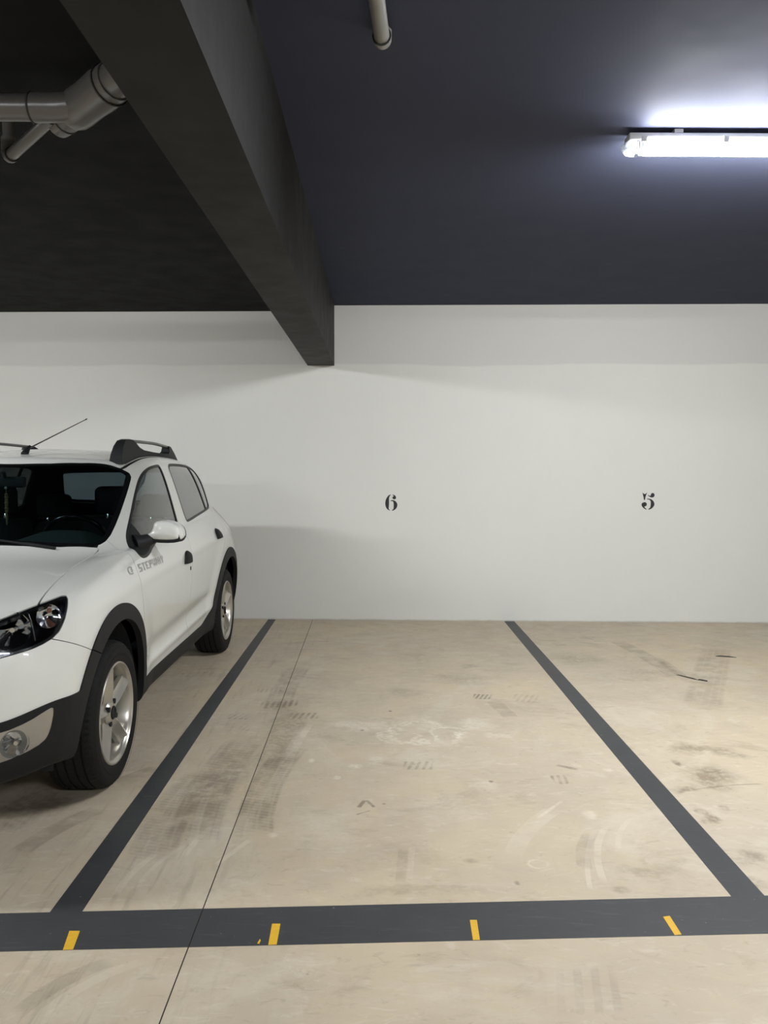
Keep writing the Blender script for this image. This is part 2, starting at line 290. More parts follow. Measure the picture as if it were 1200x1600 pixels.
M = dict(
    wall=mat_wall(),
    ceil=mat_dark('ceiling_paint_blue_lamp_glow', sr(64, 68, 84), sr(71, 75, 92), 0.78, 0.05),  # right bay: dark blue paint, lightened to carry the lamp's glow
    ceil2=mat_dark('ceiling_paint_black', sr(20, 21, 21), sr(24, 25, 25), 0.7, 0.08),
    beam=mat_dark('beam_paint_anthracite', sr(33, 32, 32), sr(38, 37, 36), 0.6, 0.16),
    floor=mat_floor(), line=mat_paintline(),
    joint=simple('joint_filler', sr(92, 84, 74), 0.9, noise=0.3, nscale=25),
    yellow=simple('yellow_marking_paint', sr(226, 178, 44), 0.55, noise=0.12, nscale=60),
    black=simple('black_stencil_paint', sr(24, 24, 26), 0.6, noise=0.2, nscale=80),
    pipe=simple('grey_pvc', sr(92, 90, 88), 0.3, noise=0.08, nscale=12),
    pipe2=simple('pale_grey_pvc', sr(126, 124, 120), 0.35, noise=0.08, nscale=12),
    ring=simple('pipe_joint_seal', sr(44, 42, 41), 0.7, noise=0.2),
    housing=simple('lamp_housing_plastic', sr(196, 198, 200), 0.45, noise=0.03),
    tube=emis('lamp_tube_glow', LAMP_COL, LAMP_POWER),
    clear=glass('clear_polycarbonate', (0.93, 0.95, 0.97), 1.0, 1.45),
    frost=frosted('frosted_lamp_end', (0.85, 0.9, 0.95), 0.5),
    white=simple('white_car_paint', sr(226, 227, 221), 0.32, coat=1.0, spec=0.5, noise=0.01, nscale=3),
    plastic=simple('black_grained_plastic', sr(29, 30, 31), 0.6, noise=0.12, nscale=140, bump=0.0004, spec=0.25),
    gloss=simple('gloss_black_trim', sr(16, 17, 19), 0.18, noise=0.1),
    rubber=simple('tyre_rubber', sr(27, 27, 26), 0.75, noise=0.2, nscale=40, spec=0.2),
    seal=simple('window_rubber_seal', sr(20, 20, 21), 0.45, noise=0.1),
    liner=simple('inner_liner_black', sr(18, 18, 20), 0.85, noise=0.2),
    alloy=simple('silver_alloy', sr(186, 182, 172), 0.28, metal=0.75, noise=0.05),
    satin=simple('satin_silver_trim', sr(178, 174, 166), 0.34, metal=0.75, noise=0.06),
    rail=simple('grey_roof_rail', sr(120, 120, 116), 0.42, metal=0.35, noise=0.06),
    chrome=simple('chrome', sr(220, 222, 224), 0.07, metal=1.0, noise=0.02),
    wshield=glass('windscreen_glass', (0.31, 0.40, 0.41), 1.4),
    sglass=glass('side_window_glass', (0.52, 0.62, 0.58), 1.5),
    bglass=glass('rear_window_glass', (0.22, 0.25, 0.29), 1.2),
    tglass=glass('tinted_rear_glass', (0.10, 0.10, 0.10), 1.5),
    lens=glass('headlamp_lens', (0.94, 0.95, 0.96), 1.0),
    amber=simple('amber_indicator', sr(128, 88, 66), 0.3, metal=0.2, noise=0.2, nscale=60),
    red=simple('red_tail_lens', sr(120, 16, 18), 0.12, coat=1.0, noise=0.2, nscale=60),
    interior=simple('dark_interior_plastic', sr(46, 48, 48), 0.7, noise=0.15, nscale=90),
    seatcloth=simple('dark_seat_cloth', sr(32, 33, 36), 0.95, noise=0.3, nscale=200),
    dash=simple('dashboard_grey', sr(74, 80, 77), 0.75, noise=0.1, nscale=120),
    decal=simple('grey_door_lettering', sr(158, 158, 154), 0.4, noise=0.03),
    disc=simple('brake_disc_steel', sr(110, 106, 100), 0.4, metal=0.8, noise=0.15),
    wood=simple('carved_wooden_beads', sr(150, 128, 92), 0.6, noise=0.3, nscale=80),
)

# ------------------------------------------------------------------ object helpers
def tag(o, label=None, cat=None, group=None, kind=None):
    if label: o['label'] = label
    if cat: o['category'] = cat
    if group: o['group'] = group
    if kind: o['kind'] = kind
    return o

def empty(name, loc, label, cat, group=None):
    o = bpy.data.objects.new(name, None); COL.objects.link(o)
    o.location = loc; o.empty_display_size = 0.1
    return tag(o, label, cat, group)

def mesh_np(name, V, Fc, mat, parent=None, smooth=True, normals=None):
    me = bpy.data.meshes.new(name)
    me.from_pydata([tuple(v) for v in V], [], [tuple(f) for f in Fc])
    me.materials.append(M[mat] if isinstance(mat, str) else mat)
    if smooth: me.polygons.foreach_set('use_smooth', [True] * len(me.polygons))
    me.update()
    if normals is not None:
        me.normals_split_custom_set_from_vertices([tuple(n) for n in normals])
    o = bpy.data.objects.new(name, me); COL.objects.link(o)
    if parent: o.parent = parent
    return o

def ob(name, bm, mat, parent=None, smooth=None):
    me = bpy.data.meshes.new(name)
    bmesh.ops.recalc_face_normals(bm, faces=bm.faces)
    bm.to_mesh(me); bm.free()
    me.materials.append(M[mat])
    if smooth is not None:
        me.polygons.foreach_set('use_smooth', [True] * len(me.polygons))
        if smooth < 180: me.set_sharp_from_angle(angle=math.radians(smooth))
    o = bpy.data.objects.new(name, me); COL.objects.link(o)
    if parent: o.parent = parent
    return o

def box(bm, x0, x1, y0, y1, z0, z1, bev=0.0, seg=2):
    r = bmesh.ops.create_cube(bm, size=1.0)
    vs = r['verts']
    for v in vs:
        v.co = Vector((x0 + (v.co.x + .5) * (x1 - x0), y0 + (v.co.y + .5) * (y1 - y0), z0 + (v.co.z + .5) * (z1 - z0)))
    if bev:
        es = list({e for v in vs for e in v.link_edges})
        bmesh.ops.bevel(bm, geom=es, offset=bev, segments=seg, affect='EDGES', profile=0.5)
    return vs

def tube(bm, pts, rad, n=16, cap=True, squash=None):
    """swept round tube along points; rad number or list"""
    pts = [Vector(p) for p in pts]
    rads = rad if isinstance(rad, (list, tuple)) else [rad] * len(pts)
    rings = []; prev = None
    for i, p in enumerate(pts):
        d = (pts[min(i + 1, len(pts) - 1)] - pts[max(i - 1, 0)]).normalized()
        if prev is None:
            a = Vector((0, 0, 1)) if abs(d.z) < 0.9 else Vector((1, 0, 0))
            u = (a - d * a.dot(d)).normalized()
        else: u = (prev - d * prev.dot(d)).normalized()
        prev = u; w = d.cross(u)
        sq = squash or (1, 1)
        rings.append([bm.verts.new(p + (u * math.cos(t) * sq[0] + w * math.sin(t) * sq[1]) * rads[i]) for t in [2 * math.pi * k / n for k in range(n)]])
    for a, b_ in zip(rings, rings[1:]):
        for k in range(n):
            bm.faces.new((a[k], a[(k + 1) % n], b_[(k + 1) % n], b_[k]))
    if cap:
        bm.faces.new(rings[0][::-1]); bm.faces.new(rings[-1])
    return rings

def chaikin(P, it=2, closed=True):
    P = [np.array(p, float) for p in P]
    for _ in range(it):
        Q = []; n = len(P)
        for i in range(n if closed else n - 1):
            a, b_ = P[i], P[(i + 1) % n]
            Q += [a * .75 + b_ * .25, a * .25 + b_ * .75]
        if not closed: Q = [P[0]] + Q + [P[-1]]
        P = Q
    return P

def prism(bm, poly, mapf, d0, d1):
    """poly: list of 2D points; mapf(p, depth) -> 3D; extruded between depths d0 and d1"""
    n = len(poly)
    a = [bm.verts.new(mapf(p, d0)) for p in poly]; b_ = [bm.verts.new(mapf(p, d1)) for p in poly]
    for k in range(n): bm.faces.new((a[k], a[(k + 1) % n], b_[(k + 1) % n], b_[k]))
    for tri in tessellate_polygon([[Vector((p[0], p[1], 0)) for p in poly]]):
        try:
            bm.faces.new([a[i] for i in tri]); bm.faces.new([b_[i] for i in tri][::-1])
        except ValueError: pass

# ------------------------------------------------------------------ room
WX0, WX1, WY0 = -9.0, 8.0, -8.0
def wall_y(x): return 7.288 - 0.0365 * x * (1.0) - 0.0
def joint_x(y): return -0.5345 - 0.0096 * y

def quadmesh(name, polys, mat, kind='structure'):
    bm = bmesh.new()
    for P in polys: bm.faces.new([bm.verts.new(p) for p in P])
    me = bpy.data.meshes.new(name); bm.to_mesh(me); bm.free(); me.materials.append(M[mat])
    o = bpy.data.objects.new(name, me); COL.objects.link(o)
    if kind: o['kind'] = kind
    return o

def slab(name, corners, z0, z1, mat):
    bm = bmesh.new()
    a = [bm.verts.new((x, y, z0)) for x, y in corners]; b_ = [bm.verts.new((x, y, z1)) for x, y in corners]
    n = len(corners)
    for k in range(n): bm.faces.new((a[k], a[(k + 1) % n], b_[(k + 1) % n], b_[k]))
    bm.faces.new(a); bm.faces.new(b_)
    o = ob(name, bm, mat); o['kind'] = 'structure'
    return o

# floor: two cast slabs with a sawn joint recessed between them
hw, dp = 0.0019, 0.004
bm = bmesh.new()
def fv(x, y, z): return bm.verts.new((x, y, z))
yN, yS = 7.75, WY0 - 0.1
jn, js = joint_x(yN), joint_x(yS)
L = [fv(WX0 - .1, yS, 0), fv(js - hw, yS, 0), fv(jn - hw, yN, 0), fv(WX0 - .1, yN, 0)]
Rr = [fv(js + hw, yS, 0), fv(WX1 + .1, yS, 0), fv(WX1 + .1, yN, 0), fv(jn + hw, yN, 0)]
bl = [fv(js - hw, yS, -dp), fv(jn - hw, yN, -dp)]; br = [fv(js + hw, yS, -dp), fv(jn + hw, yN, -dp)]
bm.faces.new(L); bm.faces.new(Rr)
fj = [bm.faces.new((L[1], bl[0], bl[1], L[2])), bm.faces.new((bl[0], br[0], br[1], bl[1])), bm.faces.new((br[0], Rr[0], Rr[3], br[1]))]
for f in fj: f.material_index = 1
floor = ob('floor', bm, 'floor'); floor['kind'] = 'structure'; floor.data.materials.append(M['joint'])

slab('wall_back', [(WX0, wall_y(WX0)), (WX1, wall_y(WX1)), (WX1, wall_y(WX1) + .2), (WX0, wall_y(WX0) + .2)], 0.0, 3.1, 'wall')
slab('wall_left', [(WX0 - .2, WY0), (WX0, WY0), (WX0, 7.8), (WX0 - .2, 7.8)], 0.0, 3.1, 'wall')
slab('wall_right', [(WX1, WY0), (WX1 + .2, WY0), (WX1 + .2, 7.2), (WX1, 7.2)], 0.0, 3.1, 'wall')
slab('wall_front', [(WX0, WY0 - .2), (WX1, WY0 - .2), (WX1, WY0), (WX0, WY0)], 0.0, 3.1, 'wall')
CZR, CZL, BZ = 2.905, 2.855, 2.36
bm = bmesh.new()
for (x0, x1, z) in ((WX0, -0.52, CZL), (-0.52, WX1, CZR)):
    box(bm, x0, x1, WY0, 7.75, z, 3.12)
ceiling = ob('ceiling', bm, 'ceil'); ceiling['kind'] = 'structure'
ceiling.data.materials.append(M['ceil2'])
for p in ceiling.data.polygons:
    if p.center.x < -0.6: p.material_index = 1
bm = bmesh.new()
box(bm, -0.652, -0.406, WY0, wall_y(-.5), BZ, 3.05)
for v in bm.verts:
    if v.co.y > 0: v.co.x += 0.006
for v in bm.verts:
    if v.co.y > 0: v.co.y = wall_y(v.co.x) + 0.004
beam = ob('ceiling_beam', bm, 'beam', smooth=30); beam['kind'] = 'structure'

# ------------------------------------------------------------------ floor markings
def marking(name, polys, mat, label, cat, group=None, h=0.0009):
    bm = bmesh.new()
    for P in polys: prism(bm, P, lambda p, d: (p[0], p[1], d), -0.0004, h)
    return tag(ob(name, bm, mat), label, cat, group)

def cy_top(x): return 2.478 + 0.038 * x
def cy_bot(x): return 2.273 + 0.0347 * x
marking('bay_line', [[(-1.040, cy_top(-1.04)), (-0.939, cy_top(-.939)), (-0.953, wall_y(-.95)), (-1.024, wall_y(-1.02))]], 'line',
        'dark grey painted bay line beside the parked white car', 'floor marking', 'grey painted parking bay lines')
marking('bay_line', [[(1.173, cy_top(1.173)), (1.285, cy_top(1.285)), (1.271, wall_y(1.27)), (1.178, wall_y(1.18))]], 'line',
        'dark grey painted bay line between the spaces numbered 6 and 5', 'floor marking', 'grey painted parking bay lines')
jy = 2.4
marking('cross_line', [[(-6, cy_bot(-6)), (joint_x(2.25) - hw, cy_bot(joint_x(2.25))), (joint_x(2.46) - hw, cy_top(joint_x(2.46))), (-6, cy_top(-6))],
                       [(joint_x(2.25) + hw, cy_bot(joint_x(2.25))), (6, cy_bot(6)), (6, cy_top(6)), (joint_x(2.46) + hw, cy_top(joint_x(2.46)))]], 'line',
        'wide dark grey painted line across the open ends of the bays', 'floor marking', 'grey painted parking bay lines')
for P, lab in (([(-.938, 2.336), (-.906, 2.336), (-.891, 2.243), (-.920, 2.241)], 'short yellow dash at the foot of the bay line beside the car'),
               ([(-.325, 2.371), (-.299, 2.371), (-.297, 2.264), (-.322, 2.262)], 'short yellow dash nearest the floor joint, with a chip beside it'),
               ([(.291, 2.389), (.313, 2.389), (.309, 2.284), (.288, 2.284)], 'short yellow dash on the cross line below the numeral 5 side of bay 6'),
               ([(.903, 2.404), (.926, 2.409), (.925, 2.309), (.903, 2.306)], 'short yellow dash nearest the bay line right of space 6')):
    if 'numeral' in lab: lab = 'third short yellow dash from the parked car, on the cross line'
    marking('yellow_dash', [P], 'yellow', lab, 'floor marking', 'yellow dashes on the cross line', 0.0016)
marking('yellow_chip', [[(-.356, 2.270), (-.349, 2.268), (-.347, 2.285), (-.351, 2.292)]], 'yellow', 'tiny yellow paint chip beside the dash nearest the floor joint', 'paint chip', h=0.0016)

# debris on the floor
def scrap(pts, label, name, cat, h=0.003):
    bm = bmesh.new(); prism(bm, pts, lambda p, d: (p[0], p[1], d), 0.0, h)
    return tag(ob(name, bm, 'black'), label, cat, 'dark scraps on the concrete')
scrap([(2.56, 5.87), (2.66, 5.84), (2.70, 5.83), (2.66, 5.87), (2.6, 5.89)], 'dark sliver of debris on the floor far right below the numeral 5', 'debris_sliver', 'debris')
scrap([(2.06, 5.33), (2.13, 5.22), (2.15, 5.2), (2.14, 5.24), (2.08, 5.32)], 'thin dark rubber streak on the concrete right of the bay line', 'debris_sliver', 'debris')
scrap([(2.15, 5.20), (2.20, 5.16), (2.21, 5.18), (2.17, 5.22)], 'small dark crumb touching the thin rubber streak', 'debris_sliver', 'debris')

# ------------------------------------------------------------------ stencilled numerals on the wall
SIX = [[(505, 318), (470, 308), (420, 330), (365, 388), (318, 470), (293, 560), (286, 640), (295, 725), (322, 800), (368, 860), (420, 892), (478, 912), (482, 902), (438, 872), (414, 830), (428, 740), (432, 600), (428, 450), (443, 385), (475, 340)],
       [(548, 318), (590, 306), (642, 328), (682, 368), (699, 420), (682, 462), (640, 487), (598, 480), (562, 452), (554, 412), (575, 385), (605, 370), (600, 345), (575, 332)],
       [(474, 545), (500, 525), (550, 508), (620, 523), (682, 560), (728, 620), (748, 690), (732, 770), (692, 840), (640, 882), (570, 916), (533, 906), (548, 888), (592, 858), (604, 800), (606, 700), (600, 602), (580, 562), (540, 547), (500, 553)]]
FIVE = [[(330, 352), (345, 352), (380, 392), (415, 405), (452, 392), (492, 352), (504, 358), (470, 430), (440, 540), (430, 630), (393, 630), (380, 540), (355, 430)],
        [(525, 437), (550, 432), (600, 470), (635, 462), (643, 430), (658, 385), (705, 357), (757, 375), (785, 430), (772, 490), (732, 527), (680, 533), (610, 512), (560, 477)],
        [(487, 587), (530, 572), (600, 576), (682, 603), (742, 660), (782, 740), (783, 800), (752, 870), (702, 930), (640, 967), (570, 987), (552, 972), (600, 935), (635, 890), (647, 800), (647, 700), (627, 640), (582, 610), (520, 602)],
        [(410, 702), (462, 713), (503, 755), (503, 800), (482, 845), (432, 867), (408, 875), (440, 920), (498, 965), (490, 987), (440, 967), (370, 917), (318, 850), (302, 790), (328, 733)]]
def numeral(strokes, x0, z0, label):
    K = 7.27 / FPX / 24.0
    def place(p, d):
        x = x0 + p[0] * K
        return Vector((x, wall_y(x) - d, z0 - p[1] * K))
    bm = bmesh.new()
    for S in strokes: prism(bm, [tuple(q) for q in chaikin(S, 2)], place, -0.002, 0.0012)
    return tag(ob('painted_numeral', bm, 'black'), label, 'numeral', 'stencilled bay numbers on the wall')
def wallpt(px, py):
    d = F_ + R2 * ((px - 600) / FPX) - U2 * ((py - 800) / FPX)
    t = 7.288 / (d.y + 0.0365 * d.x)
    return t * d.x, CAMH + t * d.z
x, z = wallpt(590, 760); numeral(SIX, x, z, 'black stencilled numeral 6 on the white wall of the empty bay')
x, z = wallpt(990, 755); numeral(FIVE, x, z, 'black stencilled numeral 5 on the white wall of the next bay')

# ------------------------------------------------------------------ tube light fixtures
def make_lamp(x, y, zc, label):
    root = empty('tube_light', (x, y, zc), label, 'ceiling lamp', 'weatherproof tube lights on the ceiling')
    Ln = 1.58
    def trough(bm, x0, x1, prof, capa=True):
        rings = []
        for xx, sc in ((x0, 1), (x1, 1)):
            rings.append([bm.verts.new((xx, p[0], p[1])) for p in prof])
        n = len(prof)
        for k in range(n - 1): bm.faces.new((rings[0][k], rings[0][k + 1], rings[1][k + 1], rings[1][k]))
        return rings
    # housing: opaque tray against the ceiling on two clips
    bm = bmesh.new(); box(bm, 0.03, Ln - 0.03, -0.040, 0.040, -0.050, -0.020, 0.006)
    h = ob('housing', bm, 'housing', root, 40)
    for cx_ in (0.25, Ln - 0.25):
        bm = bmesh.new(); box(bm, cx_ - .02, cx_ + .02, -0.03, 0.03, -0.017, 0.0, 0.002)
        ob('ceiling_clip', bm, 'housing', root)
    # clear cover with pointed end
    bm = bmesh.new(); n = 14
    def ringat(xx, s):
        return [bm.verts.new((xx, 0.047 * s * math.cos(math.pi * k / n), -0.052 - 0.058 * s * math.sin(math.pi * k / n) ** 0.8 + (1 - s) * -0.018)) for k in range(n + 1)]
    rr = [ringat(0.0, 0.12), ringat(0.018, 0.62), ringat(0.03, 0.92), ringat(0.05, 1.0), ringat(Ln - .05, 1.0), ringat(Ln - .03, .92), ringat(Ln - .018, .62), ringat(Ln, .12)]
    for a, b_ in zip(rr, rr[1:]):
        for k in range(n): bm.faces.new((a[k], a[k + 1], b_[k + 1], b_[k]))
    ob('clear_cover', bm, 'clear', root, 40)
    for x0_, sgn in ((0.0, 1), (Ln, -1)):
        bm = bmesh.new(); n = 14
        def rg(dx, sc):
            return [bm.verts.new((x0_ + sgn * dx, 0.046 * sc * math.cos(math.pi * k / n), -0.053 - 0.056 * sc * math.sin(math.pi * k / n) ** 0.8 + (1 - sc) * -0.018)) for k in range(n + 1)]
        r4 = [rg(.001, .1), rg(.018, .60), rg(.03, .90), rg(.05, .985), rg(.062, .99)]
        for a, b_ in zip(r4, r4[1:]):
            for k in range(n): bm.faces.new((a[k], a[k + 1], b_[k + 1], b_[k]))
        ob('end_cap', bm, 'frost', root, 60)
    # glowing diffuser inside
    bm = bmesh.new(); n = 12; r2 = []
    for xx in (0.11, Ln - 0.11):
        r2.append([bm.verts.new((xx, 0.041 * math.cos(math.pi * k / n), -0.054 - 0.050 * math.sin(math.pi * k / n))) for k in range(n + 1)])
    for k in range(n): bm.faces.new((r2[0][k], r2[0][k + 1], r2[1][k + 1], r2[1][k]))
    bm.faces.new(r2[0]); bm.faces.new(r2[1])
    ob('glowing_tube', bm, 'tube', root, 40)
    for a, b_ in ((0.055, 0.108), (Ln - .108, Ln - .055)):
        bm = bmesh.new()
        for q in range(4): box(bm, a + q * .013, a + q * .013 + .008, -0.03, 0.03, -0.092 + .003 * q, -0.054, 0.001)
        ob('tube_socket', bm, 'housing', root)
    for cx_ in (0.09, 0.45, 0.85, 1.25, Ln - 0.09):
        for sy in (-1, 1):
            bm = bmesh.new(); box(bm, cx_ - .012, cx_ + .012, sy * .052 - .004, sy * .052 + .004, -0.066, -0.040, 0.0015)
            ob('cover_clip', bm, 'housing', root)
    return root
LL = ['glowing tube light on the dark ceiling above the bays numbered 6 and 5', 'tube light on the ceiling over the far side of the white car', 'tube light on the ceiling behind the camera, right of the beam',
      'tube light on the ceiling behind the camera, left of the beam', 'tube light on the ceiling behind the camera, furthest to the right']
for (x, y, z), l in zip(LAMPS, LL): make_lamp(x, y, z, l)

# ------------------------------------------------------------------ pipes under the ceiling
def fpt(px, py, z):
    d = F_ + R2 * ((px - 600) / FPX) - U2 * ((py - 800) / FPX)
    t = (z - CAMH) / d.z
    return Vector((t * d.x, t * d.y, z))
root = empty('waste_pipe', (-1.2, 2.95, 2.72), 'thick grey plastic waste pipe with branch fitting left of the beam', 'pipe')
def rel(v, r): return Vector(v) - r.location
zP = 2.72
bm = bmesh.new(); tube(bm, [rel((-5.5, 2.95, zP), root), rel((-1.215, 2.95, zP), root)], 0.046, 28); ob('straight_pipe', bm, 'pipe', root, 50)
bm = bmesh.new(); tube(bm, [rel((-1.26, 2.95, zP), root), rel((-1.19, 2.95, zP), root), rel((-1.15, 2.95, zP), root), rel((-1.06, 2.93, zP), root)], [0.051, .051, .052, .05], 28); ob('branch_socket', bm, 'pipe', root, 50)
bm = bmesh.new(); tube(bm, [rel((-1.262, 2.95, zP), root), rel((-1.256, 2.95, zP), root)], 0.0535, 28); ob('socket_ring', bm, 'ring', root, 50)
A = Vector((-1.19, 3.04, zP - .012)); B = Vector((-0.80, 2.72, zP + .05)); D = (B - A).normalized()
def al(t): return rel(A + D * t, root)
bm = bmesh.new(); tube(bm, [al(-.02), al(0.03), al(.10)], [.050, .054, .055], 28); ob('elbow_cap', bm, 'pipe', root, 50)
bm = bmesh.new(); tube(bm, [al(.03), al(.036)], .0565, 28); ob('cap_ring', bm, 'ring', root, 50)
bm = bmesh.new()
rr = tube(bm, [al(.075), al(.09), al(.14), al(.2), al(.27), al(.32), al(.36)], [.055, .066, .070, .068, .071, .069, .066], 28)
for ring in rr:
    for k, v in enumerate(ring): v.co += Vector((rng.normal(), rng.normal(), rng.normal())) * 0.0009
ob('wrapped_sleeve', bm, 'pipe', root, 60)
bm = bmesh.new(); tube(bm, [al(.325), al(.331)], .0735, 28); ob('sleeve_ring', bm, 'ring', root, 50)
bm = bmesh.new(); tube(bm, [al(.35), al(.9)], .060, 28); ob('rear_pipe', bm, 'pipe', root, 50)
root2 = root
a0, b0 = fpt(74, 190, 2.70), fpt(17, 243, 2.70)
a0 = a0 + (a0 - b0).normalized() * 0.04
bm = bmesh.new(); tube(bm, [rel(a0, root2), rel(b0, root2)], 0.024, 20); ob('small_branch_pipe', bm, 'pipe', root2, 50)
dd = (b0 - a0).normalized(); pts = []
for k in range(9):
    t = k / 8 * math.pi / 2
    pts.append(b0 + dd * (.028 * math.sin(t)) + Vector((-.004, -.0, 1)) * (.03 * (1 - math.cos(t))))
pts.append(pts[-1] + Vector((0, 0, .05)))
bm = bmesh.new(); tube(bm, [rel(p, root2) for p in [b0 - dd * .012] + pts], 0.0285, 20); ob('elbow', bm, 'pipe', root2, 50)
bm = bmesh.new(); e_ = pts[-1]; tube(bm, [rel(e_, root2), rel(Vector((e_.x, e_.y, CZL)), root2)], 0.022, 20); ob('riser', bm, 'pipe', root2, 50)
bm = bmesh.new(); tube(bm, [rel(b0 - dd * .017, root2), rel(b0 - dd * .012, root2)], 0.0297, 20); ob('elbow_ring', bm, 'ring', root2, 50)
# single pipe near the top edge of the picture
root3 = empty('ceiling_drain', (0.0, 2.3, 2.78), 'pale grey plastic pipe with an elbow hanging under the ceiling right of the beam', 'pipe')
p0, p1 = fpt(580, -60, 2.858), fpt(597, 60, 2.858)
dd = (p1 - p0).normalized()
far = p0 - dd * 1.2
bm = bmesh.new(); tube(bm, [rel(far, root3), rel(p1, root3)], 0.0265, 24); ob('pipe_run', bm, 'pipe2', root3, 50)
pts = [p1 - dd * .012]
for k in range(9):
    t = k / 8 * math.pi / 2
    pts.append(p1 + dd * (.024 * math.sin(t)) + Vector((0, 0, .024 * (1 - math.cos(t)))))
pts.append(pts[-1] + Vector((0, 0, .014)))
bm = bmesh.new(); tube(bm, [rel(p, root3) for p in pts], 0.031, 24); ob('elbow', bm, 'pipe2', root3, 50)
e_ = pts[-1]
bm = bmesh.new(); tube(bm, [rel(e_, root3), rel(Vector((e_.x, e_.y, CZR)), root3)], 0.0235, 24); ob('riser', bm, 'pipe2', root3, 50)
bm = bmesh.new(); tube(bm, [rel(p1 - dd * .018, root3), rel(p1 - dd * .013, root3)], 0.032, 24); ob('elbow_ring', bm, 'ring', root3, 50)

# =================================================================== the parked car
# car frame: X across (0 = centre line, + = side towards the empty bay), Y from the nose (0) to the tail (4.08), Z up
CAR_X, CAR_Y = -2.01, 2.65
car = empty('car', (CAR_X, CAR_Y, 0), 'white hatchback with black wheel-arch cladding and roof rails parked nose-out in the left bay', 'car')
AXF, AXR, WZ = 0.82, 3.38, 0.322

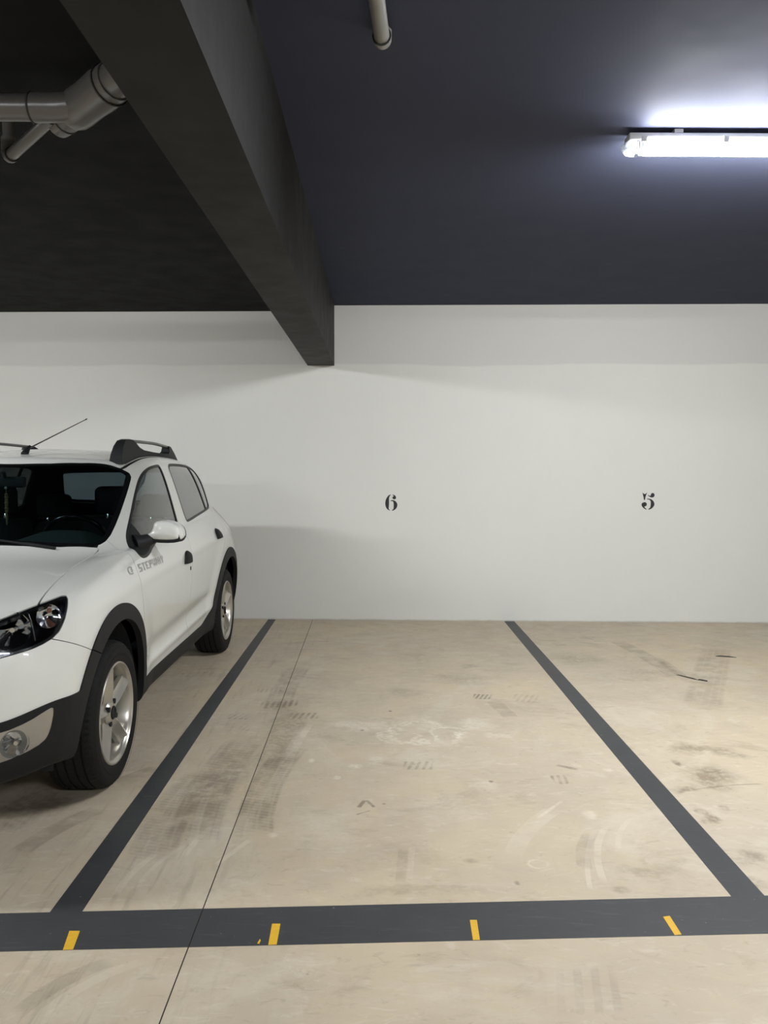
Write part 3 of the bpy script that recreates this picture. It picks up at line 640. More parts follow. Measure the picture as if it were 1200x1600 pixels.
RINGS = [
 [(0,.12,.26),(.35,.14,.26),(.6,.22,.26),(.70,.34,.27),(.76,.48,.27),(.78,.82,.27),(.78,1.25,.25),(.78,1.75,.25),(.78,2.3,.25),(.78,2.85,.25),(.78,3.36,.28),(.76,3.72,.30),(.66,3.90,.33),(.35,3.97,.34),(0,3.98,.34)],
 [(0,0.04,0.25),(0.35,0.07,0.25),(0.62,0.16,0.27),(0.7575,0.3,0.29),(0.805,0.46,0.29),(0.82,0.82,0.28),(0.813,1.25,0.28),(0.807,1.75,0.28),(0.807,2.3,0.28),(0.807,2.85,0.28),(0.82,3.36,0.28),(0.805,3.72,0.3),(0.7075,3.93,0.33),(0.38,4.02,0.34),(0,4.04,0.34)],
 [(0,0,0.38),(0.35,0.035,0.38),(0.64,0.13,0.39),(0.785,0.28,0.4),(0.825,0.44,0.4),(0.832,0.82,0.4),(0.824,1.25,0.37),(0.82,1.75,0.37),(0.82,2.3,0.37),(0.82,2.85,0.37),(0.832,3.36,0.4),(0.825,3.72,0.4),(0.745,3.96,0.43),(0.4,4.06,0.45),(0,4.08,0.45)],
 [(0,0,0.55),(0.35,0.03,0.55),(0.65,0.13,0.56),(0.804,0.28,0.56),(0.843,0.44,0.56),(0.846,0.82,0.57),(0.841,1.25,0.55),(0.84,1.75,0.55),(0.842,2.3,0.55),(0.844,2.85,0.55),(0.853,3.36,0.57),(0.843,3.72,0.57),(0.764,3.97,0.6),(0.42,4.06,0.6),(0,4.08,0.6)],
 [(0,0.03,0.7),(0.35,0.06,0.7),(0.65,0.15,0.71),(0.794,0.285,0.72),(0.846,0.44,0.72),(0.856,0.82,0.73),(0.856,1.25,0.73),(0.858,1.75,0.74),(0.862,2.3,0.75),(0.862,2.85,0.76),(0.864,3.36,0.77),(0.848,3.72,0.78),(0.759,3.95,0.78),(0.42,4.03,0.78),(0,4.05,0.78)],
 [(0,0.08,0.82),(0.35,0.12,0.83),(0.62,0.2,0.85),(0.753,0.32,0.87),(0.818,0.47,0.89),(0.841,0.82,0.89),(0.848,1.25,0.89),(0.854,1.75,0.9),(0.856,2.3,0.91),(0.856,2.85,0.92),(0.836,3.36,0.94),(0.794,3.7,0.95),(0.723,3.91,0.95),(0.42,4,0.95),(0,4.02,0.95)],
 [(0,.22,.895),(.34,.25,.903),(.58,.32,.915),(.69,.42,.935),(.755,.55,.955),(.79,.85,.975),(.808,1.25,.985),(.816,1.75,.99),(.816,2.3,1.01),(.805,2.85,1.025),(.765,3.36,1.045),(.722,3.68,1.05),(.65,3.87,1.055),(.4,3.96,1.05),(0,3.97,1.05)],
 [(0,.58,.985),(.32,.60,.985),(.54,.66,.985),(.64,.73,.988),(.695,.82,.995),(.735,1.02,1.01),(.776,1.30,1.01),(.788,1.75,1.02),(.788,2.3,1.045),(.772,2.85,1.062),(.737,3.34,1.085),(.688,3.64,1.10),(.61,3.82,1.11),(.36,3.90,1.11),(0,3.91,1.11)],
 [(0,.95,1.05),(.30,.97,1.05),(.50,1.03,1.045),(.60,1.08,1.043),(.66,1.14,1.04),(.71,1.22,1.04),(.754,1.38,1.045),(.767,1.78,1.06),(.764,2.3,1.085),(.747,2.85,1.105),(.72,3.32,1.13),(.67,3.60,1.15),(.58,3.76,1.16),(.34,3.83,1.16),(0,3.84,1.16)],
 [(0,1.30,1.255),(.28,1.31,1.255),(.47,1.36,1.245),(.56,1.41,1.24),(.61,1.46,1.23),(.645,1.54,1.235),(.678,1.68,1.245),(.697,1.9,1.26),(.70,2.32,1.27),(.685,2.85,1.28),(.672,3.30,1.285),(.640,3.54,1.29),(.55,3.66,1.295),(.32,3.70,1.30),(0,3.71,1.30)],
 [(0,1.66,1.435),(.27,1.67,1.433),(.44,1.71,1.425),(.515,1.76,1.418),(.555,1.81,1.412),(.582,1.87,1.412),(.602,1.98,1.42),(.617,2.12,1.432),(.627,2.4,1.44),(.612,2.85,1.437),(.60,3.24,1.425),(.572,3.42,1.41),(.49,3.52,1.405),(.30,3.55,1.41),(0,3.56,1.415)],
 [(0,1.78,1.475),(.26,1.80,1.473),(.40,1.85,1.468),(.46,1.90,1.466),(.49,1.95,1.468),(.51,2.0,1.471),(.528,2.09,1.479),(.54,2.2,1.487),(.545,2.45,1.495),(.53,2.85,1.49),(.50,3.12,1.480),(.46,3.28,1.470),(.40,3.38,1.466),(.27,3.44,1.465),(0,3.46,1.465)],
 [(0,2.0,1.51),(.15,2.02,1.51),(.25,2.06,1.51),(.28,2.1,1.51),(.3,2.15,1.512),(.31,2.2,1.514),(.32,2.27,1.517),(.325,2.35,1.52),(.33,2.5,1.522),(.325,2.75,1.52),(.31,2.9,1.515),(.28,3.02,1.511),(.24,3.1,1.508),(.16,3.16,1.506),(0,3.18,1.505)],
 [(0,2.25,1.53),(0,2.26,1.53),(0,2.28,1.53),(0,2.3,1.53),(0,2.32,1.53),(0,2.34,1.53),(0,2.37,1.53),(0,2.42,1.53),(0,2.5,1.53),(0,2.65,1.528),(0,2.75,1.526),(0,2.82,1.524),(0,2.86,1.523),(0,2.89,1.522),(0,2.9,1.521)],
]
CP = np.array(RINGS, float).transpose(1, 0, 2)      # station, ring, xyz
NS, NR = CP.shape[:2]
def ghosts(P):
    mir = np.array([-1, 1, 1.0])
    P = np.concatenate([P[1:2] * mir, P, P[-2:-1] * mir], 0)
    return np.concatenate([2 * P[:, :1] - P[:, 1:2], P, P[:, -2:-1] * mir], 1)
def bs(t, n):
    i = np.minimum(t.astype(int), n - 2); f = t - i
    return i, np.stack([(1 - f) ** 3, 3 * f ** 3 - 6 * f ** 2 + 4, -3 * f ** 3 + 3 * f ** 2 + 3 * f + 1, f ** 3], 1) / 6
def evals(P, tu, tv):
    E_ = ghosts(P); iu, wu = bs(tu, NS); iv, wv = bs(tv, NR)
    A_ = sum(E_[iu + k] * wu[:, k, None, None] for k in range(4))
    return sum(A_[:, iv + k] * wv[None, :, k, None] for k in range(4))
Q = CP.copy()
for _ in range(3):
    Q = Q + 0.75 * (CP - evals(Q, np.arange(NS, dtype=float), np.arange(NR, dtype=float)))
    Q[0, :, 0] = 0; Q[-1, :, 0] = 0; Q[:, -1, 0] = 0
tu = np.linspace(0, NS - 1, (NS - 1) * 28 + 1); tv = np.linspace(0, NR - 1, (NR - 1) * 20 + 1)
S = evals(Q, tu, tv)
def sst(a, b_, x):
    t = np.clip((x - a) / (b_ - a), 0, 1); return t * t * (3 - 2 * t)
def gridnormals(S):
    du = np.gradient(S, axis=0); dv = np.gradient(S, axis=1)
    n = np.cross(du, dv); l = np.linalg.norm(n, axis=2, keepdims=True)
    n = n / np.maximum(l, 1e-9)
    bad = l[:, :, 0] < 1e-9; n[bad] = (0, 0, 1)
    return n
N0 = gridnormals(S)
if N0[NS // 2 * 28, 80, 0] < 0: N0 = -N0
side = sst(.55, .85, N0[:, :, 0])
Yg, Zg = S[:, :, 1], S[:, :, 2]
def circ(Y, Z, ya, r): return np.hypot(Y - ya, Z - WZ) - r
disp = np.zeros_like(Yg)
for ya in (AXF, AXR):
    disp += .010 * (1 - sst(.50, .68, np.hypot(Yg - ya, (Zg - WZ)))) * side
mid = sst(1.25, 1.45, Yg) * (1 - sst(2.75, 3.0, Yg))
disp += -.014 * np.exp(-((Zg - (.47 + .03 * (Yg - 1.3))) / .055) ** 2) * side * mid        # scoop low on the doors
disp += .006 * np.exp(-((Zg - (.40 + .02 * (Yg - 1.3))) / .02) ** 2) * side * mid
disp += .004 * np.exp(-((Zg - (.86 + .03 * (Yg - 1.3))) / .03) ** 2) * side                # shoulder line
S = S + N0 * disp[:, :, None]
S[0, :, 0] = 0; S[-1, :, 0] = 0; S[:, -1, 0] = 0
Nn = gridnormals(S)
if Nn[NS // 2 * 28, 80, 0] < 0: Nn = -Nn
Nn[0, :, 0] = 0; Nn[-1, :, 0] = 0
nu, nv = S.shape[:2]
idx = np.arange(nu * nv).reshape(nu, nv)
a, b2, c, d = idx[:-1, :-1].ravel(), idx[1:, :-1].ravel(), idx[1:, 1:].ravel(), idx[:-1, 1:].ravel()
FB = np.concatenate([np.stack([a, b2, c], 1), np.stack([a, c, d], 1)])
VB, NB = S.reshape(-1, 3), Nn.reshape(-1, 3)
# face orientation follows the normals
fn = np.cross(VB[FB[:, 1]] - VB[FB[:, 0]], VB[FB[:, 2]] - VB[FB[:, 0]])
ar = np.linalg.norm(fn, axis=1)
FB = FB[ar > 1e-12]; fn = fn[ar > 1e-12]
if (fn * NB[FB[:, 0]]).sum() < 0: FB = FB[:, ::-1]
BASE = (VB, NB, FB)

def compact(V, N, Fc):
    used = np.unique(Fc); mp = np.full(len(V), -1); mp[used] = np.arange(len(used))
    return V[used], N[used], mp[Fc]

def cut(P, phi):
    """split a triangle piece along the zero line of phi -> (phi<0, phi>0)"""
    V, N, Fc = P
    if len(Fc) == 0: return P, P
    phi = np.where(np.abs(phi) < 1e-7, 1e-7, phi)
    neg = phi < 0
    k = neg[Fc].sum(1)
    insF, outF = [Fc[k == 3]], [Fc[k == 0]]
    Vn, Nn_ = [V], [N]; base = len(V); cache = {}
    newV = []; newN = []
    def ev(i, j):
        key = (i, j) if i < j else (j, i)
        if key not in cache:
            i, j = key; t = phi[i] / (phi[i] - phi[j])
            cache[key] = base + len(newV)
            newV.append(V[i] * (1 - t) + V[j] * t); nn = N[i] * (1 - t) + N[j] * t
            newN.append(nn / max(np.linalg.norm(nn), 1e-9))
        return cache[key]
    ia, oa = [], []
    for f, kk in zip(Fc[(k == 1) | (k == 2)], k[(k == 1) | (k == 2)]):
        lone = [q for q in range(3) if neg[f[q]] == (kk == 1)][0]
        p, q, r = int(f[lone]), int(f[(lone + 1) % 3]), int(f[(lone + 2) % 3])
        e1, e2 = ev(p, q), ev(p, r)
        A1 = [(p, e1, e2)]; B1 = [(e1, q, r), (e1, r, e2)]
        if kk == 1: ia += A1; oa += B1
        else: oa += A1; ia += B1
    if newV:
        V = np.concatenate([V, np.array(newV)]); N = np.concatenate([N, np.array(newN)])
    fi = np.concatenate(insF + ([np.array(ia)] if ia else [])); fo = np.concatenate(outF + ([np.array(oa)] if oa else []))
    return compact(V, N, fi), compact(V, N, fo)

def polysdf(px, py, P):
    """signed distance to a closed polygon, negative inside"""
    P = np.array(P); n = len(P); d = np.full(px.shape, 1e9); ins = np.zeros(px.shape, bool)
    for i in range(n):
        ax, ay = P[i]; bx, by = P[(i + 1) % n]
        ex, ey = bx - ax, by - ay; L2 = ex * ex + ey * ey + 1e-12
        t = np.clip(((px - ax) * ex + (py - ay) * ey) / L2, 0, 1)
        d = np.minimum(d, np.hypot(px - ax - t * ex, py - ay - t * ey))
        cr = ((ay > py) != (by > py)) & (px < (bx - ax) * (py - ay) / ((by - ay) if abs(by - ay) > 1e-12 else 1e-12) + ax)
        ins ^= cr
    return np.where(ins, -d, d)
def sp(P, it=3): return chaikin(P, it)
def yz(P, poly, xmin=.45): return np.maximum(polysdf(P[0][:, 1], P[0][:, 2], poly), xmin - P[0][:, 0])

def mirror(P):
    V, N, Fc = P; m_ = np.array([-1, 1, 1.0]); return V * m_, N * m_, Fc[:, ::-1]
def join(P, Q2):
    V = np.concatenate([P[0], Q2[0]]); N = np.concatenate([P[1], Q2[1]]); Fc = np.concatenate([P[2], Q2[2] + len(P[0])])
    key = np.round(V / 2e-6).astype(np.int64)
    cen = np.abs(V[:, 0]) < 1e-6
    ids = np.arange(len(V)); dct = {}
    for i in np.nonzero(cen)[0]:
        kx = (key[i, 1], key[i, 2]); ids[i] = dct.setdefault(kx, i)
    return compact(V, N, ids[Fc])

def shell(P, out=0.0, depth=0.012, outf=None):
    """outer skin pushed out along its normals, with turned-in edges of the given depth"""
    V, N, Fc = P
    o_ = out if outf is None else outf(V)[:, None]
    V2 = V + N * o_
    E_ = np.concatenate([Fc[:, [0, 1]], Fc[:, [1, 2]], Fc[:, [2, 0]]])
    keys = np.sort(E_, 1); uq, inv, cnt = np.unique(keys, axis=0, return_inverse=True, return_counts=True)
    be = E_[cnt[inv.ravel()] == 1]
    if depth <= 0 or len(be) == 0: return V2, N, Fc
    n = len(V2); vi = np.unique(be); mp = np.full(n, -1); mp[vi] = np.arange(len(vi))
    top = V2[vi]; bot = V2[vi] - N[vi] * depth; m_ = len(vi)
    acc = np.zeros((m_, 3)); i, j = mp[be[:, 0]], mp[be[:, 1]]
    en = np.cross(top[j] - top[i], N[vi][i]); 
    np.add.at(acc, i, en); np.add.at(acc, j, en)
    acc /= np.maximum(np.linalg.norm(acc, axis=1, keepdims=True), 1e-9)
    rf = np.concatenate([np.stack([n + j, n + i, n + m_ + i], 1), np.stack([n + j, n + m_ + i, n + m_ + j], 1)])
    return np.concatenate([V2, top, bot]), np.concatenate([N, acc, acc]), np.concatenate([Fc, rf])

def put(name, P, mat, parent=None, label=None):
    if len(P[2]) == 0: return None
    o = mesh_np(name, P[0], P[2], mat, parent or car, True, P[1])
    if label: o['label'] = label
    return o
def put_sides(name, P, mat, parents=None, label=None, **kw):
    Sx = shell(P, **kw)
    return [put(name, Sx, mat, parents and parents[0], label), put(name, mirror(Sx), mat, parents and parents[1], label)]
def put_centre(name, P, mat, parent=None, label=None, **kw):
    return put(name, shell(join(P, mirror(P)), **kw), mat, parent, label)

GAP = 0.0022
rem = BASE
V = rem[0]
arch = np.minimum(circ(V[:, 1], V[:, 2], AXF, .415), circ(V[:, 1], V[:, 2], AXR, .415))
_, rem = cut(rem, arch)
NOARCH = rem

# window outlines
WS = sp([(-.5, .985), (.0, .985), (.30, .995), (.50, 1.03), (.61, 1.075), (.665, 1.125), (.685, 1.22), (.675, 1.40), (.652, 1.60), (.630, 1.75), (.612, 1.845), (.57, 1.815), (.30, 1.68), (0, 1.65), (-.5, 1.65)], 1)
FG = sp([(1.27, .965), (1.31, 1.05), (1.50, 1.155), (1.72, 1.28), (1.92, 1.375), (2.10, 1.42), (2.28, 1.435), (2.345, 1.435), (2.335, 1.36), (2.25, 1.08), (2.235, 1.062), (2.1, 1.05), (1.6, 1.005), (1.38, .95)], 2)
RG = sp([(2.535, 1.44), (2.75, 1.445), (3.10, 1.44), (3.34, 1.42), (3.40, 1.36), (3.415, 1.16), (3.40, 1.115), (3.33, 1.105), (2.9, 1.085), (2.475, 1.06), (2.455, 1.07), (2.50, 1.35)], 2)
BG = sp([(-.3, 1.13), (.50, 1.13), (.56, 1.17), (.50, 1.38), (.44, 1.405), (-.3, 1.41)], 2)
def phi_ws(V): return np.maximum(polysdf(V[:, 0], V[:, 1], WS), V[:, 1] - 2.0)
def phi_bg(V): return np.maximum(polysdf(V[:, 0], V[:, 2], BG), 3.3 - V[:, 1])

liner = NOARCH
for ph in (lambda P: phi_ws(P[0]), lambda P: yz(P, FG), lambda P: yz(P, RG), lambda P: phi_bg(P[0])):
    _, liner = cut(liner, ph(liner) + 0.004)

LINER0 = liner
g, rem = cut(rem, phi_ws(rem[0]))
gi, gs = cut(g, phi_ws(g[0]) + .022)
put_centre('windscreen', gi, 'wshield', out=-.002, depth=0)
put_centre('windscreen_surround', gs, 'gloss', out=-.001, depth=.01)
g, rem = cut(rem, yz(rem, FG))
gi, gs = cut(g, yz(g, FG) + .014)
sail, gi = cut(gi, np.maximum(polysdf(gi[0][:, 1], gi[0][:, 2], [(1.1, .9), (1.2, 1.3), (1.37, 1.3), (1.545, .99), (1.5, .9)]), .45 - gi[0][:, 0]))
put_sides('door_window', gi, 'sglass', out=-.004, depth=0)
put_sides('window_seal', gs, 'seal', out=.001, depth=.014)
put_sides('mirror_sail', sail, 'plastic', out=.002, depth=.01)
g, rem = cut(rem, yz(rem, RG))
gi, gs = cut(g, yz(g, RG) + .014)
def fq(V): return (V[:, 1] - 3.22) + (V[:, 2] - 1.1) * .12
q1, gi = cut(gi, fq(gi[0]) + .011)
bar, q2 = cut(gi, fq(gi[0]) - .011)
put_sides('rear_door_window', q1, 'tglass', out=-.004, depth=0)
put_sides('quarter_window', q2, 'tglass', out=-.004, depth=0)
put_sides('window_divider', bar, 'seal', out=.001, depth=.014)
put_sides('window_seal', gs, 'seal', out=.001, depth=.014)
g, rem = cut(rem, phi_bg(rem[0]))
gi, gs = cut(g, phi_bg(g[0]) + .02)
put_centre('rear_window', gi, 'bglass', out=-.002, depth=0)
put_centre('window_seal', gs, 'seal', out=0, depth=.01)

# lamps
HL = sp([(.53, .76), (.62, .80), (.78, .843), (.95, .878), (1.10, .902), (1.215, .915), (1.22, .895), (1.16, .825), (1.11, .782), (1.0, .752), (.86, .735), (.70, .715), (.58, .705), (.52, .725)], 1)
def phi_hl(V): return np.maximum(polysdf(V[:, 0] + V[:, 1], V[:, 2], HL), V[:, 1] - .8)
lens, rem = cut(rem, phi_hl(rem[0]))
_, rem = cut(rem, phi_hl(rem[0]) - .003)
hs = put_sides('headlamp', lens, 'lens', out=-.001, depth=0, label='clear wraparound headlamp lens')
rimp, inner = cut(lens, -(phi_hl(lens[0]) + .008))
put_sides('lamp_rim', rimp, 'gloss', hs, out=-.002, depth=.03)
bowl = shell(lens, out=-.13, depth=-0.0)
Vb, Nb, Fb = shell(lens, out=-.004, depth=.126)
keep = (Fb >= len(lens[0])).all(1)
bowl = (np.concatenate([bowl[0], Vb]), np.concatenate([bowl[1], -Nb]), np.concatenate([bowl[2], Fb[keep] + len(bowl[0])]))
for s_i, h in enumerate(hs):
    put('lamp_bowl', bowl if s_i == 0 else mirror(bowl), 'gloss', h)

TL = sp([(3.00, .97), (3.05, 1.10), (3.20, 1.14), (3.36, 1.10), (3.36, .80), (3.2, .77), (3.06, .83)], 2)
def phi_tl(V): return np.maximum(polysdf(V[:, 1] - V[:, 0], V[:, 2], TL), 3.5 - V[:, 1])
tl, rem = cut(rem, phi_tl(rem[0]))
_, rem = cut(rem, phi_tl(rem[0]) - .003)
put_sides('tail_lamp', tl, 'red', out=.001, depth=.03)

# fog-lamp surround, grille, lower black cladding
FS = sp([(.36, .455), (.60, .452), (.80, .462), (.93, .487), (1.01, .512), (1.055, .522), (1.06, .50), (1.04, .43), (1.01, .395), (.90, .365), (.75, .345), (.42, .34), (.36, .36)], 1)
def phi_fs(V): return np.maximum(polysdf(V[:, 0] + V[:, 1], V[:, 2], FS), V[:, 1] - .7)
fs, rem = cut(rem, phi_fs(rem[0]))
FCX, FCZ = .855, .412
def phi_fog(V): return np.hypot((V[:, 0] + V[:, 1] - FCX) / 1.25, V[:, 2] - FCZ) - .053
fog, fs = cut(fs, phi_fog(fs[0]))
fss = put_sides('fog_lamp_surround', fs, 'satin', out=.004, depth=.03, label='satin silver fog lamp surround')
def fogdent(V): return -.028 * (1 - sst(-.020, .0, phi_fog(V)))
ring_, fogc = cut(fog, -(phi_fog(fog[0]) + .014))
put_sides('fog_lamp_recess', ring_, 'rail', fss, outf=lambda V: .003 - .022 * (1 - sst(-.014, .001, phi_fog(V))), depth=0)
put_sides('fog_lamp_lens', fogc, 'lens', fss, out=-.016, depth=0)

GR = sp([(-.5, .63), (.38, .63), (.46, .66), (.48, .74), (.44, .775), (-.5, .765)], 1)
def phi_gr(V): return np.maximum(polysdf(V[:, 0], V[:, 2], GR), V[:, 1] - .5)
gr, rem = cut(rem, phi_gr(rem[0]))
gro = put_centre('grille', gr, 'liner', out=-.03, depth=0)
for zz in (.655, .69, .725, .757):
    sl, _ = cut(gr, gr[0][:, 2] - zz - .006)
    _, sl = cut(sl, sl[0][:, 2] - zz + .006)
    put_centre('grille_bar', sl, 'gloss', gro, out=-.006, depth=.02)

def phi_clad(V):
    Y, Z = V[:, 1], V[:, 2]
    a1 = np.maximum(np.minimum(circ(Y, Z, AXF, .487), circ(Y, Z, AXR, .487)), .5 - V[:, 0])
    zs = np.where(Y < 2.6, .352, .352 + .10 * sst(2.62, 3.0, Y))
    sill = Z - zs
    fr = np.maximum(Z - (.495 + .048 * sst(.72, 1.12, V[:, 0] + Y)), Y - .62)
    re = np.maximum(Z - .50, 3.7 - Y)
    p = np.minimum(np.minimum(a1, sill), np.minimum(fr, re))
    return p
cl, rem = cut(rem, phi_clad(rem[0]))
def bump_clad(V):
    Y, Z = V[:, 1], V[:, 2]
    rr_ = np.minimum(np.hypot(Y - AXF, Z - WZ), np.hypot(Y - AXR, Z - WZ))
    return .006 + .007 * (1 - sst(.43, .49, rr_)) * (V[:, 0] > .55)
def seam(V): return np.maximum((V[:, 2] - .695) + (V[:, 1] - .46) * .44, V[:, 1] - .80)
bumperc, cl = cut(cl, seam(cl[0]) + .0025)
_, cl = cut(cl, seam(cl[0]) - .0025)
put_centre('bumper_cladding', bumperc, 'plastic', outf=bump_clad, depth=.03)
rearc, cl = cut(cl, 2.90 - cl[0][:, 1] + (cl[0][:, 2] - .3) * -.3)
frontc, sillc = cut(cl, cl[0][:, 1] - 1.285)
put_sides('arch_cladding', frontc, 'plastic', outf=bump_clad, depth=.03)
put_centre('rear_cladding', rearc, 'plastic', outf=bump_clad, depth=.03)
put_sides('sill_cladding', sillc, 'plastic', outf=bump_clad, depth=.03)

# painted panels
HOOD = sp([(-.6, -.2), (.55, -.1), (.70, .14), (.725, .28), (.722, .42), (.708, .60), (.695, .80), (.688, .95), (.685, 1.06), (.68, 1.12), (.62, 1.075), (.50, 1.01), (.30, .97), (0, .955), (-.6, .955)], 1)
def phi_hood(V): return np.maximum(np.maximum(polysdf(V[:, 0], V[:, 1], HOOD), .785 + .06 * np.abs(V[:, 0]) - V[:, 2]), V[:, 1] - 1.2)
def take(rem, ph, g=GAP):
    a_, r_ = cut(rem, ph(rem[0]) + g)
    _, r_ = cut(r_, ph(r_[0]) - g)
    return a_, r_
hood, rem = take(rem, phi_hood, .003)
put_centre('bonnet', hood, 'white')
COWL = [(-.6, .9), (0, .9), (.3, .92), (.52, .98), (.66, 1.09), (.672, 1.12), (.62, 1.25), (0, 1.1), (-.6, 1.1)]
cowl, rem = cut(rem, np.maximum(polysdf(rem[0][:, 0], rem[0][:, 1], COWL), .9 - rem[0][:, 2]))
put_centre('cowl_panel', cowl, 'plastic', out=-.012, depth=-.012)
ROOF = sp([(-.6, 1.6), (.30, 1.6), (.50, 1.66), (.56, 1.80), (.568, 1.95), (.575, 2.3), (.565, 2.9), (.54, 3.2), (.50, 3.42), (.40, 3.52), (-.6, 3.56)], 2)
roof, rem = take(rem, lambda V: np.maximum(polysdf(V[:, 0], V[:, 1], ROOF), 1.37 - V[:, 2]))
put_centre('roof', roof, 'white')
strip, rem = cut(rem, np.maximum(polysdf(rem[0][:, 0], rem[0][:, 1], [(p[0] + .006, p[1]) for p in ROOF]) - .006, 1.37 - rem[0][:, 2]))
put_sides('roof_ditch_strip', strip, 'seal', out=-.002, depth=.0)
FD = sp([(1.215, 1.13), (1.225, 1.09), (1.185, 1.0), (1.165, .92), (1.185, .75), (1.23, .50), (1.24, .34), (1.245, .28), (2.19, .28), (2.205, .34), (2.205, .60), (2.205, .88), (2.23, 1.0), (2.29, 1.12), (2.40, 1.42), (2.44, 1.52), (2.43, 1.58), (2.0, 1.60), (1.80, 1.50), (1.55, 1.36), (1.33, 1.22)], 1)
fd, rem = take(rem, lambda V: np.maximum(polysdf(V[:, 1], V[:, 2], FD), .45 - V[:, 0]), .0018)
RD = sp([(2.205, .28), (2.205, .88), (2.23, 1.0), (2.29, 1.12), (2.40, 1.42), (2.44, 1.58), (3.30, 1.58), (3.42, 1.42), (3.50, 1.2), (3.49, 1.08), (3.42, .96), (3.22, .86), (3.02, .74), (2.90, .58), (2.86, .42), (2.84, .28)], 1)
rd, rem = take(rem, lambda V: np.maximum(polysdf(V[:, 1], V[:, 2], RD), .45 - V[:, 0]), .0018)
fdo = put_sides('front_door', fd, 'white'); rdo = put_sides('rear_door', rd, 'white')
TG = sp([(-.6, .66), (.52, .66), (.575, .72), (.585, .9), (.60, 1.12), (.55, 1.30), (.47, 1.44), (-.6, 1.47)], 1)
tg, rem = take(rem, lambda V: np.maximum(polysdf(V[:, 0], V[:, 2], TG), 3.35 - V[:, 1]))
put_centre('tailgate', tg, 'white')
fb, rem = take(rem, lambda V: np.maximum(V[:, 2] - (.778 - .44 * (V[:, 1] - .27)), V[:, 1] - .85), .0018)
put_centre('front_bumper', fb, 'white')
rb, rem = take(rem, lambda V: np.maximum(V[:, 2] - .70, 3.62 - V[:, 1]), .0018)
put_centre('rear_bumper', rb, 'white')
fen, rem = take(rem, lambda V: np.maximum(V[:, 1] - 1.262, V[:, 2] - 1.115), .0015)
put_sides('front_wing', fen, 'white')
put_sides('body_side', rem, 'white')
for ph in (phi_hl, phi_fog, phi_gr):
    _, liner = cut(liner, ph(liner[0]) + .002)
put_centre('inner_liner', liner, 'liner', out=-.016, depth=0)

# ------------------------------------------------------------------ surface lookup for parts fixed to the side
SV = S.reshape(-1, 3); SNN = Nn.reshape(-1, 3)
def surf(y, z, off=0.0):
    m_ = SV[:, 0] > .45
    i = np.argmin(np.where(m_, (SV[:, 1] - y) ** 2 + (SV[:, 2] - z) ** 2, 9e9))
    n = SNN[i]
    # first-order correction to the exact y,z
    x = SV[i, 0] - (n[1] * (y - SV[i, 1]) + n[2] * (z - SV[i, 2])) / max(n[0], .2)
    return Vector((x, y, z)) + Vector(n) * off
def flip(bm, s):
    if s < 0:
        for v in bm.verts: v.co.x *= -1
    return bm

# door handles: dark pull cups
for s, fdr, rdr in ((1, fdo[0], rdo[0]), (-1, fdo[1], rdo[1])):
    for (yc, zc, dr) in ((2.095, .878, fdr), (3.07, .94, rdr)):
        bm = bmesh.new(); rows = []
        for i in range(7):
            t = i / 6.0; row = []
            for k in range(17):
                ang = math.pi * k / 16
                yy = yc + .085 * math.cos(ang) * (1 - t); zz = zc - .035 + .072 * math.sin(ang) ** .8 * (1 - t * .98)
                row.append(bm.verts.new(surf(yy, zz, .002 + .022 * math.sqrt(max(0, 1 - (1 - t) ** 2)))))
            rows.append(row)
        for a_, b_ in zip(rows, rows[1:]):
            for k in range(16): bm.faces.new((a_[k], a_[k + 1], b_[k + 1], b_[k]))
        ob('door_handle', flip(bm, s), 'plastic', dr, 60)
    bm = bmesh.new()
    prism(bm, [(2.165 + .008 * math.cos(t), .80 + .012 * math.sin(t)) for t in np.linspace(0, 2 * math.pi, 13)[:-1]], lambda p, d: surf(p[0], p[1], d), 0.0, .003)
    ob('key_lock', flip(bm, s), 'plastic', fdr)

# lettering on the front door and swirl emblem on the wing
GLY = {'S': ['111', '100', '111', '001', '111'], 'T': ['111', '010', '010', '010', '010'], 'E': ['111', '100', '110', '100', '111'], 'P': ['111', '101', '111', '100', '100'],
       'W': ['10101', '10101', '10101', '11111', '01010'], 'A': ['010', '101', '111', '101', '101'], 'Y': ['101', '101', '010', '010', '010']}
for s, dr in ((1, fdo[0]), (-1, fdo[1])):
    bm = bmesh.new(); y = 1.20; ch = .0078; cw = .0148
    word = 'STEPWAY' if s > 0 else 'YAWPETS'
    for chh in word:
        rows = GLY[chh]; w = len(rows[0])
        for r, row in enumerate(rows):
            k = 0
            while k < w:
                if row[k] == '1':
                    e_ = k
                    while e_ + 1 < w and row[e_ + 1] == '1': e_ += 1
                    z1 = .940 - r * ch; z0 = z1 - ch * (1.0 if r < 4 else .9)
                    y0_, y1_ = y + k * cw, y + (e_ + 1) * cw
                    if s < 0: # read the right way round on the far side
                        y0_, y1_ = y + (w - 1 - e_) * cw, y + (w - k) * cw
                    P4 = [surf(yy, zz, .0012) for yy, zz in ((y0_, z0), (y1_, z0), (y1_, z1), (y0_, z1))]
                    bm.faces.new([bm.verts.new(p) for p in P4]); k = e_ + 1
                else: k += 1
        y += (w + .8) * cw
    ob('door_lettering', flip(bm, s), 'decal', dr, 180)
    bm = bmesh.new()
    def arcband(r0, r1, a0, a1, cy0, cz0, n=14):
        vs = [[bm.verts.new(surf(cy0 + r * math.cos(a0 + (a1 - a0) * k / n) * 2.2, cz0 + r * math.sin(a0 + (a1 - a0) * k / n), .0012)) for k in range(n + 1)] for r in (r0, r1)]
        for k in range(n): bm.faces.new((vs[0][k], vs[0][k + 1], vs[1][k + 1], vs[1][k]))
    arcband(.013, .019, .6, 5.4, 1.085, .925); arcband(.002, .009, -2.4, 2.0, 1.095, .925)
    ob('wing_emblem', flip(bm, s), 'decal', car, 180)

